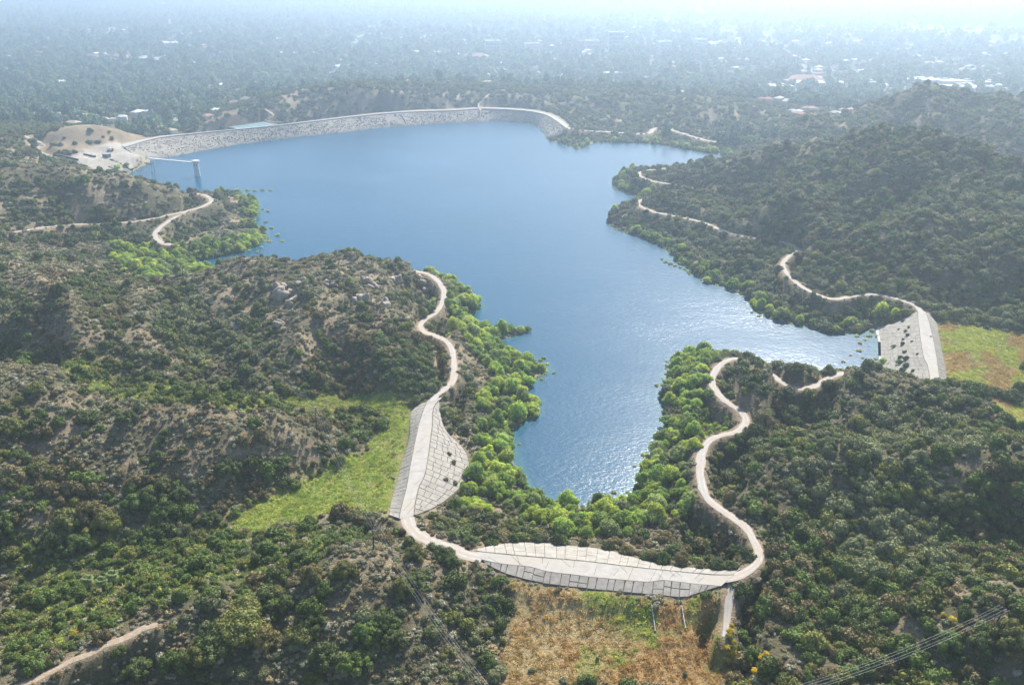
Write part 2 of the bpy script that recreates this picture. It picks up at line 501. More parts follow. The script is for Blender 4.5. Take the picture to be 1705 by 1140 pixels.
# dams: four measured edges each, water side toe / water side of crest / land side of crest / land side toe
DAMS = {
 'west': [[(728,664,13.2),(741,715,10.5),(774,751,6.8),(781,790,5.3),(765,813,6.5),(732,840,9),(694,857,12.6)],
          [(737,661,14),(722,679,14),(719,715,14),(708.5,786,14),(698,810,14),(691,840,14),(689,858,14)],
          [(712,668,14),(706,680,14),(697,709,14),(685,766,14),(677,810,14),(667,850,14),(665,864,14)],
          [(704,672,13.2),(685,685,11.5),(682,727,10.4),(670,770,10),(658,813,10),(650,845,11.4),(648,858,13)]],
 'south': [[(794,914,13.4),(842,905,10),(890,903.5,9),(937,908,9),(985,912,9),(1027,920,9.4),(1069,932,10.4),(1114,942,11.6),(1174,947,12.4),(1204,950,12.8),(1237,946,13.4)],
          [(792,917.5,14),(845,923,14),(890,927,14),(949,932,14),(1000,937,14),(1039,942,14),(1075,946,14),(1114,950,14),(1165,955,14),(1189,957,14),(1222,957,14)],
          [(803,932,14),(830,938,14),(884,944,14),(908,951,14),(979,960,14),(1030,965,14),(1081,969,14),(1102,966,14),(1145,971,14),(1189,975,14),(1200,976,14)],
          [(806,937,13.5),(839,954,12.9),(890,968,12.4),(920,973,12.3),(979,980,12.4),(1030,985,12.4),(1087,990,12.4),(1110,992,12.2),(1141,995,12.4),(1160,988,12.8),(1190,979,13.5)]],
 'east': [[(1522,521,13),(1499,535,7),(1464,546.5,0.3),(1465,570,0.3),(1466,595,0.3),(1467,613,0.3),(1470,640,1)],
          [(1528,519,14),(1529,536,14),(1531,550,14),(1533,567,14),(1538,595,14),(1545,611,14),(1550,646,14)],
          [(1541,519,14),(1547,536,14),(1550,549,14),(1553,561,14),(1559,592,14),(1561,607,14),(1567,650,14)],
          [(1545,521,13),(1559,538,9.6),(1562,555,9),(1567,581,8),(1572,606,7.5),(1574,621,7.5),(1578,650,8)]],
 'main': [[(236,268,2),(263,264,0.2),(290,260,0.1),(330,252,0.1),(400,240,0.1),(480,230,0.1),(560,222,0.1),(640,212,0.1),(680,210,0.1),(720,207,0.1),(770,205,0.1),(825,202,0.1),(880,206,0.1),(895,212,0.1),(905,222,0.1),(912,228,0.2),(937,219,9)],
          [(208,246,14),(245,235,14),(275,229,14),(330,223,14),(400,216,14),(470,209,14),(540,201,14),(600,194,14),(660,188.5,14),(700,186.5,14),(760,184.5,14),(800,182,14),(840,183,14),(880,186,14),(908,192,13.6),(926,202,12.4),(941,213,11)],
          [(200,241,14),(240,232,14),(272,226.5,14),(330,221,14),(400,214.2,14),(470,207.2,14),(540,199.2,14),(600,192.2,14),(660,186.7,14),(700,184.8,14),(760,182.8,14),(800,180.3,14),(840,181.2,14),(880,184,14),(912,189.5,13.6),(932,199.5,12.4),(947,210.5,11)],
          [(200,238,13),(245,230,7),(275,225.5,2),(330,222,-4),(400,215,-4),(470,207,6),(540,198,10),(600,190.5,11),(660,184.5,12),(700,182.5,12.5),(760,180.5,12.5),(800,178,12.8),(840,179,12),(880,181.5,12),(914,187.5,12.5),(936,198,11.6),(950,209.5,10.6)]],
}
NST = {'west': 60, 'south': 80, 'east': 50, 'main': 160}
DAMS = {k: [resample(crom([at(*p) for p in e], 4.0), NST[k]) for e in v] for k, v in DAMS.items()}

# height at arbitrary places: radial interpolation of the measured points
C = np.array(ctrl)
for k, v in DAMS.items():          # dam toes pin the ground too
    if k != 'main':
        C = np.vstack([C, v[3][::8], v[0][::8]])
    else:
        C = np.vstack([C, v[3][::12]])
_, keep = np.unique(np.round(C[:, :2] / 3.0), axis=0, return_index=True)
C = C[np.sort(keep)]
SCL = 100.0
P = C[:, :2] / SCL
n = len(P)
D = np.sqrt(((P[:, None] - P[None]) ** 2).sum(-1) + 0.01)
A = np.zeros((n + 3, n + 3))
A[:n, :n] = D - np.eye(n) * 0.02
A[:n, n] = 1
A[:n, n + 1:] = P
A[n, :n] = 1
A[n + 1:, :n] = P.T
W = np.linalg.solve(A, np.concatenate([C[:, 2], np.zeros(3)]))


def axis(start, fine_end, fine, grow, end):
    v, s = [start], fine
    while v[-1] < end:
        s = fine if v[-1] < fine_end else fine + (v[-1] - fine_end) * grow
        v.append(v[-1] + s)
    return np.array(v)


ys = axis(150.0, 560.0, 2.4, 0.0075, 45000.0)
ys = np.concatenate([[-3000, -800, -200, 0, 60, 110, 135], ys])
xp = axis(0.0, 300.0, 2.6, 0.010, 40000.0)
xs = np.concatenate([-xp[:0:-1], xp])
GX, GY = np.meshgrid(xs, ys)
gx, gy = GX.ravel(), GY.ravel()
core = (gy > 100) & (gy < 3200) & (np.abs(gx) < 2200)
gz = np.full(gx.shape, 0.0)
ci = np.where(core)[0]
for i in range(0, len(ci), 20000):
    j = ci[i:i + 20000]
    q = np.stack([gx[j], gy[j]], 1) / SCL
    d = np.sqrt(((q[:, None] - P[None]) ** 2).sum(-1) + 0.01)
    gz[j] = d @ W[:n] + W[n] + q @ W[n + 1:]
gz = np.clip(gz, -42, 104)
plainz = np.where(gy > 1000, -40.0, 5.0)
wfar = np.maximum.reduce([sstep(1700, 2500, gy), sstep(1000, 1700, np.abs(gx)), sstep(170, 120, gy)])
gz = gz * (1 - wfar) + plainz * wfar
gz += sstep(3000, 6000, gy) * (fbm(gx, gy, 2600, 5, 3) - 0.35) * 22 - sstep(3000, 6000, gy) * 3
gz = np.maximum(gz, -44)

reg = np.where((gy > 200) & (gy < 1600) & (np.abs(gx) < 1000))[0]
sdist = np.full(gx.shape, 500.0)
sdist[reg], _ = poly_dist(gx[reg], gy[reg], SHORE, True)
inl = np.zeros(gx.shape, bool)
inl[reg] = inside(gx[reg], gy[reg], SHORE)
sdf = np.where(inl, -sdist, sdist) + (fbm(gx, gy, 14, 3, 3) - 0.5) * 5.0
near_dam = np.full(gx.shape, 1e9)
dam_z = np.full(gx.shape, -1e9)


def raster(tris, fn):
    for t in tris:
        lo, hi = t[:, :2].min(0), t[:, :2].max(0)
        i0, i1 = np.searchsorted(xs, lo[0]), np.searchsorted(xs, hi[0])
        j0, j1 = np.searchsorted(ys, lo[1]), np.searchsorted(ys, hi[1])
        if i1 <= i0 or j1 <= j0:
            continue
        idx = (np.arange(j0, j1)[:, None] * len(xs) + np.arange(i0, i1)[None]).ravel()
        x, y = gx[idx], gy[idx]
        (x1, y1, z1), (x2, y2, z2), (x3, y3, z3) = t
        den = (y2 - y3) * (x1 - x3) + (x3 - x2) * (y1 - y3)
        if abs(den) < 1e-9:
            continue
        a = ((y2 - y3) * (x - x3) + (x3 - x2) * (y - y3)) / den
        b = ((y3 - y1) * (x - x3) + (x1 - x3) * (y - y3)) / den
        c = 1 - a - b
        m = (a >= -0.01) & (b >= -0.01) & (c >= -0.01)
        fn(idx[m], a[m] * z1 + b[m] * z2 + c[m] * z3)


def put_dam(i, z):
    dam_z[i] = np.maximum(dam_z[i], z)


for k, e in DAMS.items():
    for a, b in ((0, 1), (1, 2), (2, 3)):
        for s in range(NST[k] - 1):
            p00, p01, p10, p11 = e[a][s], e[b][s], e[a][s + 1], e[b][s + 1]
            raster([np.array([p00, p01, p11]), np.array([p00, p11, p10])], put_dam)
on_dam = dam_z > -1e8

road_d = np.full(gx.shape, 1e9)        # distance beyond the road's edge
cr = np.where((gy < 1700) & (gy > 100) & (np.abs(gx) < 1000))[0]
ridge = 1 - np.abs(2 * fbm(gx, gy, 120, 14, 4) - 1)
ua, va = gx * 0.85 + gy * 0.53, (gy * 0.85 - gx * 0.53) / 2.6
spur = 1 - np.abs(2 * fbm(ua, va, 58, 16, 3) - 1)
rough = sstep(120, -20, gx) * (spur - 0.78) * 30 * sstep(900, 700, gy) + sstep(0, 120, gx) * (1 - np.abs(2 * fbm(gx, gy / 1.8, 75, 18, 3) - 1) - 0.78) * 17 * sstep(1300, 1000, gy) + sstep(60, 200, gx) * sstep(420, 620, gy) * (ridge - 0.80) * 46 + (fbm(gx, gy, 42, 11, 4) - 0.5) * 9.0 + (fbm(gx, gy, 15, 12, 3) - 0.5) * 3.4
rough *= 1 - sstep(300, 285, gy) * sstep(-50, -30, gx) * sstep(112, 96, gx)
slope_w = sstep(4, 16, gz) * sstep(2, 25, sdf)
gz_s = gz.copy()
for k, (w, line) in ROADS.items():
    d, zr = poly_dist(gx[cr], gy[cr], line)
    e = d - w
    road_d[cr] = np.minimum(road_d[cr], e)
keepflat = sstep(1, 24, road_d) * np.where(on_dam, 0, 1)
dl = np.full(gx.shape, 1e9)
for k, e in DAMS.items():
    if k != 'main':
        for q in (e[0], e[3]):
            d, _ = poly_dist(gx[cr], gy[cr], q)
            dl[cr] = np.minimum(dl[cr], d)
keepflat *= sstep(1, 12, dl)
gz = gz + rough * slope_w * keepflat * (gy < 1900) * 0.9
# below each stretch of road that shows from the air the ground falls away
HIDDEN = {'east': [(1075,331),(1092,328),(1110,326),(1130,324),(1150,322),(1120,279),(1150,274),(1180,270),(1208,266),(1235,262),(1260,257),(1285,252),(1302,246)],
          'south': [(1235,597),(1250,600),(1262,606),(1275,616),(1285,624),(1405,621),(1420,622),(1440,625),(1460,628),(1480,634),(1505,640),(1530,648),(1550,646),(1196,727)],
          'west': [(640,452),(660,452),(680,452),(706,552),(722,558)]}
cap_i = np.where((road_d < 62) & (gy > 220) & (gy < 1500) & ~on_dam)[0]
caz, crg = np.arctan2(gx[cap_i], gy[cap_i]), np.hypot(gx[cap_i], gy[cap_i])
cap = np.full(len(cap_i), 1e9)
for k in ('east', 'south', 'west', 'far_shore', 'point', 'valley'):
    w, line = ROADS[k]
    rx, ry_, _d = project(line[:, 0], line[:, 1], line[:, 2])
    ok_ = np.ones(len(line), bool)
    for hx, hy in HIDDEN.get(k, ()):
        ok_ &= np.hypot(rx - hx, ry_ - hy) > 15
    for (x, y, z) in line[ok_]:
        rg, az = math.hypot(x, y), math.atan2(x, y)
        df = rg - crg
        mm = (np.abs(caz - az) * rg < 3.5 + rg * .003) & (df > 0) & (df < 58)
        cap[mm] = np.minimum(cap[mm], z - df[mm] * ((CAM_H - z) / rg) * 1.12 - 0.35)
gz[cap_i] = np.minimum(gz[cap_i], np.maximum(cap, 0.3))
# land stays above the water near the shore, the bed sinks below it
land = np.maximum(gz, 0.12 + 0.10 * np.clip(sdf, 0, 12))
gz = np.where((sdf > 0) & (sdf < 60), land, gz)
gz = np.where(sdf <= 0, np.maximum(-9.0, sdf * 0.30 - 0.05), gz)
for k, (w, line) in ROADS.items():
    d, zr = poly_dist(gx[cr], gy[cr], line)
    ex = np.clip((gy[cr] - 560) * .0075, 0, 8)
    t = sstep(w + 5.5 + 1.5 * ex, w + 1.6 + ex, d)
    gz[cr] = gz[cr] * (1 - t) + (zr - 0.05) * t
for k, e in DAMS.items():                # ground meets each dam's toe
    for q in ((e[0], e[3]) if k != 'main' else (e[3],)):
        d, zr = poly_dist(gx[cr], gy[cr], q)
        t = sstep(9.0, 3.5, d) * (zr > .8) * (road_d[cr] > 1.0)
        gz[cr] = gz[cr] * (1 - t) + (zr - 0.05) * t
gz = np.where(on_dam, np.minimum(dam_z - 0.9, 50), gz)
GZ = gz.reshape(GX.shape)


def samp(arr, x, y):
    x, y = np.asarray(x, float), np.asarray(y, float)
    i = np.clip(np.searchsorted(xs, x) - 1, 0, len(xs) - 2)
    j = np.clip(np.searchsorted(ys, y) - 1, 0, len(ys) - 2)
    fx = np.clip((x - xs[i]) / (xs[i + 1] - xs[i]), 0, 1)
    fy = np.clip((y - ys[j]) / (ys[j + 1] - ys[j]), 0, 1)
    a = arr.reshape(GX.shape)
    return (a[j, i] * (1 - fx) + a[j, i + 1] * fx) * (1 - fy) + (a[j + 1, i] * (1 - fx) + a[j + 1, i + 1] * fx) * fy


surf = np.where(on_dam, dam_z, gz)


def hz(x, y):
    return samp(surf, x, y)


def hit(px, py):
    """where the photo's pixel meets the ground"""
    dx, dy, dz = ray(px, py)
    t = np.arange(150, 6000, 1.0)
    x, y, z = dx * t, dy * t, CAM_H + dz * t
    h = np.maximum(hz(x, y), np.where(samp(sdf, x, y) < 0, 0.0, -99))
    k = np.argmax(z < h) if (z < h).any() else len(t) - 1
    return (x[k], y[k], max(h[k], -50))


def hitpoly(pts):
    return [hit(*p)[:2] for p in pts]


ZONES = {
 'grass': [(690,672),(680,700),(657,785),(647,850),(600,852),(560,858),(430,888),(385,890),(400,855),(450,825),(540,785),(612,750),(640,695),(600,672),(470,672),(475,662),(590,660)],
 'field': [(842,958),(890,972),(1090,994),(1155,999),(1195,990),(1208,1030),(1190,1150),(830,1150),(835,1080),(850,1000)],
 'scrub': [(790,945),(845,968),(850,1000),(835,1080),(835,1150),(560,1150),(640,1090),(730,1060),(765,1010),(785,960)],
 'field_green': [(965,984),(1090,995),(1160,1000),(1195,990),(1207,1030),(1200,1075),(1170,1060),(1140,1030),(1110,1050),(1065,1058),(1025,1042),(990,1010)],
 'nose': [(560,562),(640,540),(690,556),(722,590),(742,625),(735,650),(700,668),(620,672),(560,640)],
 'flowers': [(1212,1040),(1225,1072),(1285,1085),(1282,1145),(1212,1145),(1208,1080)],
 'verge': [(1195,985),(1207,1030),(1212,1150),(1185,1150),(1200,1060)],
 'east_field': [(1548,532),(1600,538),(1720,556),(1720,640),(1720,730),(1660,680),(1600,640),(1580,646)],
 'gully': [(0,900),(150,905),(330,880),(600,880),(640,895),(520,935),(420,965),(300,1010),(200,1040),(0,1130)],
 'valley': [(0,575),(120,595),(300,640),(450,655),(600,660),(640,690),(520,700),(400,690),(250,668),(120,632),(0,600)],
 'dry_hill': [(345,207),(378,186),(440,180),(468,200),(400,207)],
 'dry_hill2': [(30,240),(70,228),(105,214),(190,214),(262,228),(205,240),(140,252),(100,255)],
 'pad': [(95,266),(128,256),(160,244),(205,239),(240,233),(275,228),(255,258),(263,263),(240,273),(220,286),(188,297),(165,285),(130,274)],
 'willow_w': [(735,848),(790,805),(785,760),(830,700),(850,690),(890,700),(860,760),(880,800),(1000,830),(1070,800),(1110,700),(1100,640),(1115,590),(1150,575),(1235,580),
              (1190,600),(1176,640),(1190,668),(1225,700),(1165,735),(1155,800),(1160,850),(1100,880),(1000,900),(880,890),(850,860),(800,870)],
 'willow_n': [(720,470),(800,480),(810,540),(890,545),(890,560),(830,570),(915,600),(905,640),(880,650),(905,690),(850,720),(790,690),(830,640),(770,560),(730,520)],
 'willow_l': [(180,405),(330,405),(470,390),(460,430),(330,450),(600,436),(620,452),(450,462),(300,470),(210,455),(190,435)],
}
ZONES = {k: np.array(hitpoly(v)) for k, v in ZONES.items()}


def zone(k, x, y, soft=6.0):
    d, _ = poly_dist(x, y, ZONES[k], True)
    s = np.where(inside(x, y, ZONES[k]), d, -d) + (fbm(x, y, 9, 31, 3) - 0.5) * soft * 1.6
    return sstep(-soft * 0.5, soft * 0.5, s)


# ground colour: what covers the ground where
near = (gy < 1700) & (np.abs(gx) < 1300) & (gy > 100)
nx, ny = gx[near], gy[near]
soil = np.array([0.36, 0.285, 0.195])
litter = np.array([0.145, 0.135, 0.08])
col = np.zeros((len(nx), 3))
n1, n2 = fbm(nx, ny, 30, 41, 4), fbm(nx, ny, 7, 47, 3)
t = sstep(0.36, 0.60, n1 * 0.6 + n2 * 0.4 + np.where(nx > 60, 0.10, 0.02))[:, None]
col = soil * (1 - t) + litter * t


def paint(k, c1, c2, scale, seed, soft=6.0, lo=0.4, hi=0.6):
    global col
    w = zone(k, nx, ny, soft)[:, None]
    u = sstep(lo, hi, fbm(nx, ny, scale, seed, 4))[:, None]
    c = np.array(c1) * (1 - u) + np.array(c2) * u
    col = col * (1 - w) + c * w


paint('grass', (0.22, 0.265, 0.065), (0.30, 0.29, 0.095), 12, 51, 11)
paint('valley', (0.11, 0.12, 0.05), (0.17, 0.15, 0.08), 12, 52)
paint('gully', (0.09, 0.10, 0.04), (0.14, 0.13, 0.06), 12, 53)
paint('field', (0.42, 0.27, 0.125), (0.42, 0.325, 0.17), 16, 54)
paint('scrub', (0.20, 0.175, 0.13), (0.15, 0.145, 0.09), 10, 55)
paint('verge', (0.17, 0.16, 0.09), (0.24, 0.18, 0.11), 8, 56)
paint('east_field', (0.31, 0.26, 0.12), (0.24, 0.27, 0.085), 18, 57)
paint('dry_hill', (0.36, 0.25, 0.16), (0.30, 0.21, 0.14), 14, 58, 8)
paint('dry_hill2', (0.34, 0.265, 0.18), (0.27, 0.22, 0.15), 14, 59, 8)
paint('pad', (0.50, 0.46, 0.405), (0.43, 0.39, 0.335), 14, 60, 5)
ff = zone('field', nx, ny)
gpatch = np.clip(zone('field_green', nx, ny, 9) * sstep(.34, .5, fbm(nx, ny, 14, 61, 3)) + .6 * sstep(.60, .68, fbm(nx, ny, 18, 63, 3)), 0, 1)
col = col * (1 - (ff * gpatch)[:, None]) + np.array([0.24, 0.27, 0.07]) * (ff * gpatch)[:, None]
bank = sstep(5.5, 0.8, np.abs(sdf[near] - 1.4)) * 0.85
col = col * (1 - bank[:, None]) + np.array([0.34, 0.29, 0.22]) * bank[:, None]
edge = sstep(3.2, 0.0, road_d[near] + 3.0 * (fbm(nx, ny, 7, 77, 3) - .5)) * 0.85
col = col * (1 - edge[:, None]) + np.array([0.37, 0.28, 0.20]) * edge[:, None]
city = sstep(2, -14, gz[near]) * sstep(1150, 1300, ny)
col = col * (1 - city[:, None]) + np.array([0.075, 0.09, 0.055]) * city[:, None]
gcol = np.ones((len(gx), 4))
far_n = fbm(gx, gy, 160, 71, 4)
gcol[:, :3] = np.where(far_n[:, None] > 0.52, (0.13, 0.135, 0.10), (0.085, 0.105, 0.065))
pale = sstep(0.60, 0.70, fbm(gx, gy, 700, 75, 4)) * sstep(3200, 4200, gy)
gcol[:, :3] = gcol[:, :3] * (1 - pale[:, None]) + np.array([0.30, 0.25, 0.17]) * pale[:, None]
gcol[near, :3] = col

m, nt, b = new_mat('ground')
ac = N(nt, 'Attribute', attribute_name='ground_colour')
f1 = noise(nt, 0.9, 6, 0.7)
f2 = noise(nt, 0.16, 5, 0.65)
c = mixc(nt, ac.outputs['Color'], (0.62, 0.60, 0.56), f1, 'MULTIPLY')
c2 = mixc(nt, c, (1.28, 1.25, 1.2), f2, 'MULTIPLY')
nt.links.new(c2, b.inputs['Base Color'])
b.inputs['Roughness'].default_value = 0.95
b.inputs['Specular IOR Level'].default_value = 0.05
bump(nt, b, f1, 0.9, 0.5)
M['ground'] = m

ny_, nx_ = GX.shape
idx = np.arange(nx_ * ny_).reshape(ny_, nx_)
quads = np.stack([idx[:-1, :-1], idx[:-1, 1:], idx[1:, 1:], idx[1:, :-1]], -1).reshape(-1, 4)
me = mesh('ground', np.stack([gx, gy, gz], 1), quads, [M['ground']], smooth=True)
ca = me.attributes.new('ground_colour', 'FLOAT_COLOR', 'POINT')
ca.data.foreach_set('color', gcol.astype(np.float32).ravel())
tag(link('ground', me), kind='structure')

# ------------------------------------------------------------------ water
m, nt, b = new_mat('lake_water')
depth = N(nt, 'Attribute', attribute_name='shoal')
c = mixc(nt, (0.003, 0.062, 0.118), (0.025, 0.12, 0.125), depth.outputs['Fac'])
nt.links.new(c, b.inputs['Base Color'])
b.inputs['Roughness'].default_value = 0.25
b.inputs['IOR'].default_value = 1.33
b.inputs['Specular IOR Level'].default_value = 0.42
geo = N(nt, 'NewGeometry')
mp = N(nt, 'Mapping')
mp.inputs['Rotation'].default_value = (0, 0, R(25))
mp.inputs['Scale'].default_value = (0.55, 1.0, 1.0)
nt.links.new(geo.outputs['Position'], mp.inputs['Vector'])
w1 = noise(nt, 0.6, 3, 0.65, mp.outputs[0], 0.0, 1.0)
w2 = noise(nt, 0.12, 2, 0.5, mp.outputs[0], 0.0, 1.0)
calm = noise(nt, 0.012, 3, 0.5, mp.outputs[0], 0.35, 0.65)
ad = N(nt, 'Math', operation='MULTIPLY_ADD')
nt.links.new(w2, ad.inputs[0])
ad.inputs[1].default_value = 0.7
nt.links.new(w1, ad.inputs[2])
bn = N(nt, 'Bump')
bn.inputs['Distance'].default_value = 0.55
ms = N(nt, 'MapRange')
ms.inputs['To Min'].default_value = 0.20
ms.inputs['To Max'].default_value = 0.46
nt.links.new(calm, ms.inputs['Value'])
nt.links.new(ms.outputs[0], bn.inputs['Strength'])
nt.links.new(ad.outputs[0], bn.inputs['Height'])
nt.links.new(bn.outputs[0], b.inputs['Normal'])
M['water'] = m
vmask = (sdf < 9).reshape(GX.shape) & (GY < 1500) & (GY > 200)
qm = (vmask[:-1, :-1] & vmask[:-1, 1:] & vmask[1:, 1:] & vmask[1:, :-1]).ravel()
wq = quads[qm]
used, inv = np.unique(wq, return_inverse=True)
me = mesh('water', np.stack([gx[used], gy[used], np.zeros(len(used))], 1), inv.reshape(-1, 4), [M['water']], smooth=True)
ca = me.attributes.new('shoal', 'FLOAT', 'POINT')
ca.data.foreach_set('value', (sstep(-7, 0, sdf[used]) * 0.75).astype(np.float32))
tag(link('water', me), kind='structure')

# ------------------------------------------------------------------ roads
m, nt, b = new_mat('dirt_road')
ra = N(nt, 'Attribute', attribute_name='across')
base = mixc(nt, (0.41, 0.375, 0.33), (0.33, 0.30, 0.26), noise(nt, 0.5, 6, 0.7))
base = mixc(nt, base, (0.39, 0.32, 0.25), noise(nt, 0.05, 3))
sn = N(nt, 'Math', operation='COMPARE')
sn.inputs[1].default_value = 0.45
sn.inputs[2].default_value = 0.13
ab = N(nt, 'Math', operation='ABSOLUTE')
nt.links.new(ra.outputs['Fac'], ab.inputs[0])
nt.links.new(ab.outputs[0], sn.inputs[0])
tk = N(nt, 'Math', operation='MULTIPLY')
nt.links.new(sn.outputs[0], tk.inputs[0])
nt.links.new(noise(nt, 0.3, 3), tk.inputs[1])
base = mixc(nt, base, (0.46, 0.43, 0.39), tk.outputs[0])
nt.links.new(base, b.inputs['Base Color'])
b.inputs['Roughness'].default_value = 0.95
M['road'] = m
M['path'] = mottled('path_soil', (0.40, 0.31, 0.22), (0.30, 0.23, 0.16), 0.7, 0.95, 0.4)
for k, (w, line) in ROADS.items():
    L = line
    tang = np.gradient(L[:, :2], axis=0)
    tang /= np.linalg.norm(tang, axis=1)[:, None] + 1e-9
    nrm = np.stack([-tang[:, 1], tang[:, 0]], 1)
    wob = w * (1 + 0.5 * (fbm(L[:, 0], L[:, 1], 9, 81, 2) - 0.5))
    us = np.linspace(-1, 1, 7)
    vs, au = [], []
    for u in us:
        edge_j = 1 + (abs(u) == 1) * 0.45 * (vnoise(L[:, 0] * (2 + u), L[:, 1], 4, 83) - 0.5)
        xy = L[:, :2] + nrm * (u * wob * edge_j)[:, None]
        vs.append(np.column_stack([xy, L[:, 2] + 0.10 - 0.10 * abs(u) ** 4]))
        au.append(np.full(len(L), u))
    nl = len(L)
    V = np.vstack(vs)
    id2 = np.arange(7 * nl).reshape(7, nl)
    q = np.stack([id2[:-1, :-1], id2[:-1, 1:], id2[1:, 1:], id2[1:, :-1]], -1).reshape(-1, 4)[:, ::-1]
    me = mesh('dirt_road', V, q, [M['path'] if k in ('crest_path', 'trail', 'hilltop') else M['road']], smooth=True)
    at_ = me.attributes.new('across', 'FLOAT', 'POINT')
    at_.data.foreach_set('value', np.concatenate(au).astype(np.float32))
    tag(link('dirt_path' if k in ('crest_path', 'trail', 'hilltop') else 'dirt_road', me), kind='structure')

# ------------------------------------------------------------------ dams
def strip_core(root, name, e, a, b, mat, lift=0.0, down=0.0):
    """surface between measured edges a and b of a dam, as a mesh part"""
    A_, B_ = e[a].copy(), e[b].copy()
    A_[:, 2] += lift
    B_[:, 2] += lift
    rows = [A_ * (1 - t) + B_ * t for t in np.linspace(0, 1, 5)]
    if down:
        lo = A_ + (A_ - B_) / (np.linalg.norm(A_ - B_, axis=1)[:, None] + 1e-6) * 3.0
        lo[:, 2] = A_[:, 2] - down
        rows = [lo] + rows
    V = np.vstack(rows)
    nr, nl = len(rows), len(A_)
    id2 = np.arange(nr * nl).reshape(nr, nl)
    q = np.stack([id2[:-1, :-1], id2[:-1, 1:], id2[1:, 1:], id2[1:, :-1]], -1).reshape(-1, 4)
    v0, v1, v2 = V[q[0, 0]], V[q[0, 1]], V[q[0, 3]]
    if np.cross(v1 - v0, v2 - v0)[2] < 0:
        q = q[:, ::-1]
    return link(name, mesh(name, V, q, [mat], smooth=False), root)


def slab_quads(e, a, b, colw, roww, gap, jit, seed, skip=0.02):
    """irregular concrete slabs between two edges: list of four-corner arrays"""
    r = random.Random(seed)
    A_, B_ = e[a], e[b]
    L = np.linalg.norm(np.diff((A_ + B_) / 2, axis=0), axis=1).sum()
    nc = max(3, int(L / colw))
    n0 = len(A_)
    us = np.linspace(0.004, 0.996, nc + 1)
    us[1:-1] += [r.uniform(-.18, .18) / nc for _ in range(nc - 1)]

    def pt(u, t):
        f = min(max(u, 0), 1) * (n0 - 1)
        i = min(int(f), n0 - 2)
        f -= i
        p = A_[i] * (1 - f) + A_[i + 1] * f
        q = B_[i] * (1 - f) + B_[i + 1] * f
        return p * (1 - t) + q * t
    out = []
    for c in range(nc):
        um = (us[c] + us[c + 1]) / 2
        ln = np.linalg.norm(pt(um, 0) - pt(um, 1))
        nr = max(1, round(ln / roww + r.uniform(-.3, .3)))
        ts = np.linspace(0.0, 1.0, nr + 1)
        if nr > 1:
            ts[1:-1] += [r.uniform(-.28, .28) / nr for _ in range(nr - 1)]
        for k in range(nr):
            if r.random() < skip:
                continue
            w = np.linalg.norm(pt(us[c], .5) - pt(us[c + 1], .5)) + 1e-6
            gu = gap / w * (us[c + 1] - us[c]) * 0.5
            gt = gap / max(ln, .5) * 0.5
            g = lambda s: s * r.uniform(0.5, 1.7)
            q = [pt(us[c] + g(gu), ts[k] + g(gt)), pt(us[c + 1] - g(gu), ts[k] + g(gt)), pt(us[c + 1] - g(gu), ts[k + 1] - g(gt)), pt(us[c] + g(gu), ts[k + 1] - g(gt))]
            out.append(np.array(q))
    return out


def slab_geo(q, th, r):
    nrm = np.cross(q[1] - q[0], q[3] - q[0])
    nrm /= np.linalg.norm(nrm) + 1e-9
    flip = nrm[2] < 0
    if flip:
        nrm = -nrm
        q = q[::-1]
    top = q + nrm * np.array([[th + r.uniform(-.05, .05)] for _ in range(4)])
    V = np.vstack([q - nrm * 0.1, top])
    F = [(4, 5, 6, 7), (0, 1, 5, 4), (1, 2, 6, 5), (2, 3, 7, 6), (3, 0, 4, 7)]
    return V, F


def slabs(root, quads, mat, th=0.28, limit=300, seed=1, name='slab'):
    r = random.Random(seed)
    org = [(np.linalg.norm(q.mean(0) - np.array([0, 0, CAM_H])) / math.sqrt(np.linalg.norm(np.cross(q[1] - q[0], q[3] - q[0])) + .01), q) for q in quads]
    org.sort(key=lambda p: p[0])
    rest = MB()
    for i, (_, q) in enumerate(org):
        V, F = slab_geo(q, th, r)
        if i < limit:
            me = bpy.data.meshes.new(name)
            me.from_pydata([tuple(p) for p in V], [], F)
            me.materials.append(mat)
            link(name, me, root)
        else:
            rest.add(V, F)
    if rest.v:
        tag(rest.build('slabs', mat, root), kind='stuff')


def dam_root(k, label):
    o = link('slab_dam' if k != 'main' else 'rockfill_dam', None)
    o.empty_display_size = 1
    c = (DAMS[k][1].mean(0) + DAMS[k][2].mean(0)) / 2
    tag(o, label, 'dam')
    return o


def local(root, e):
    return e


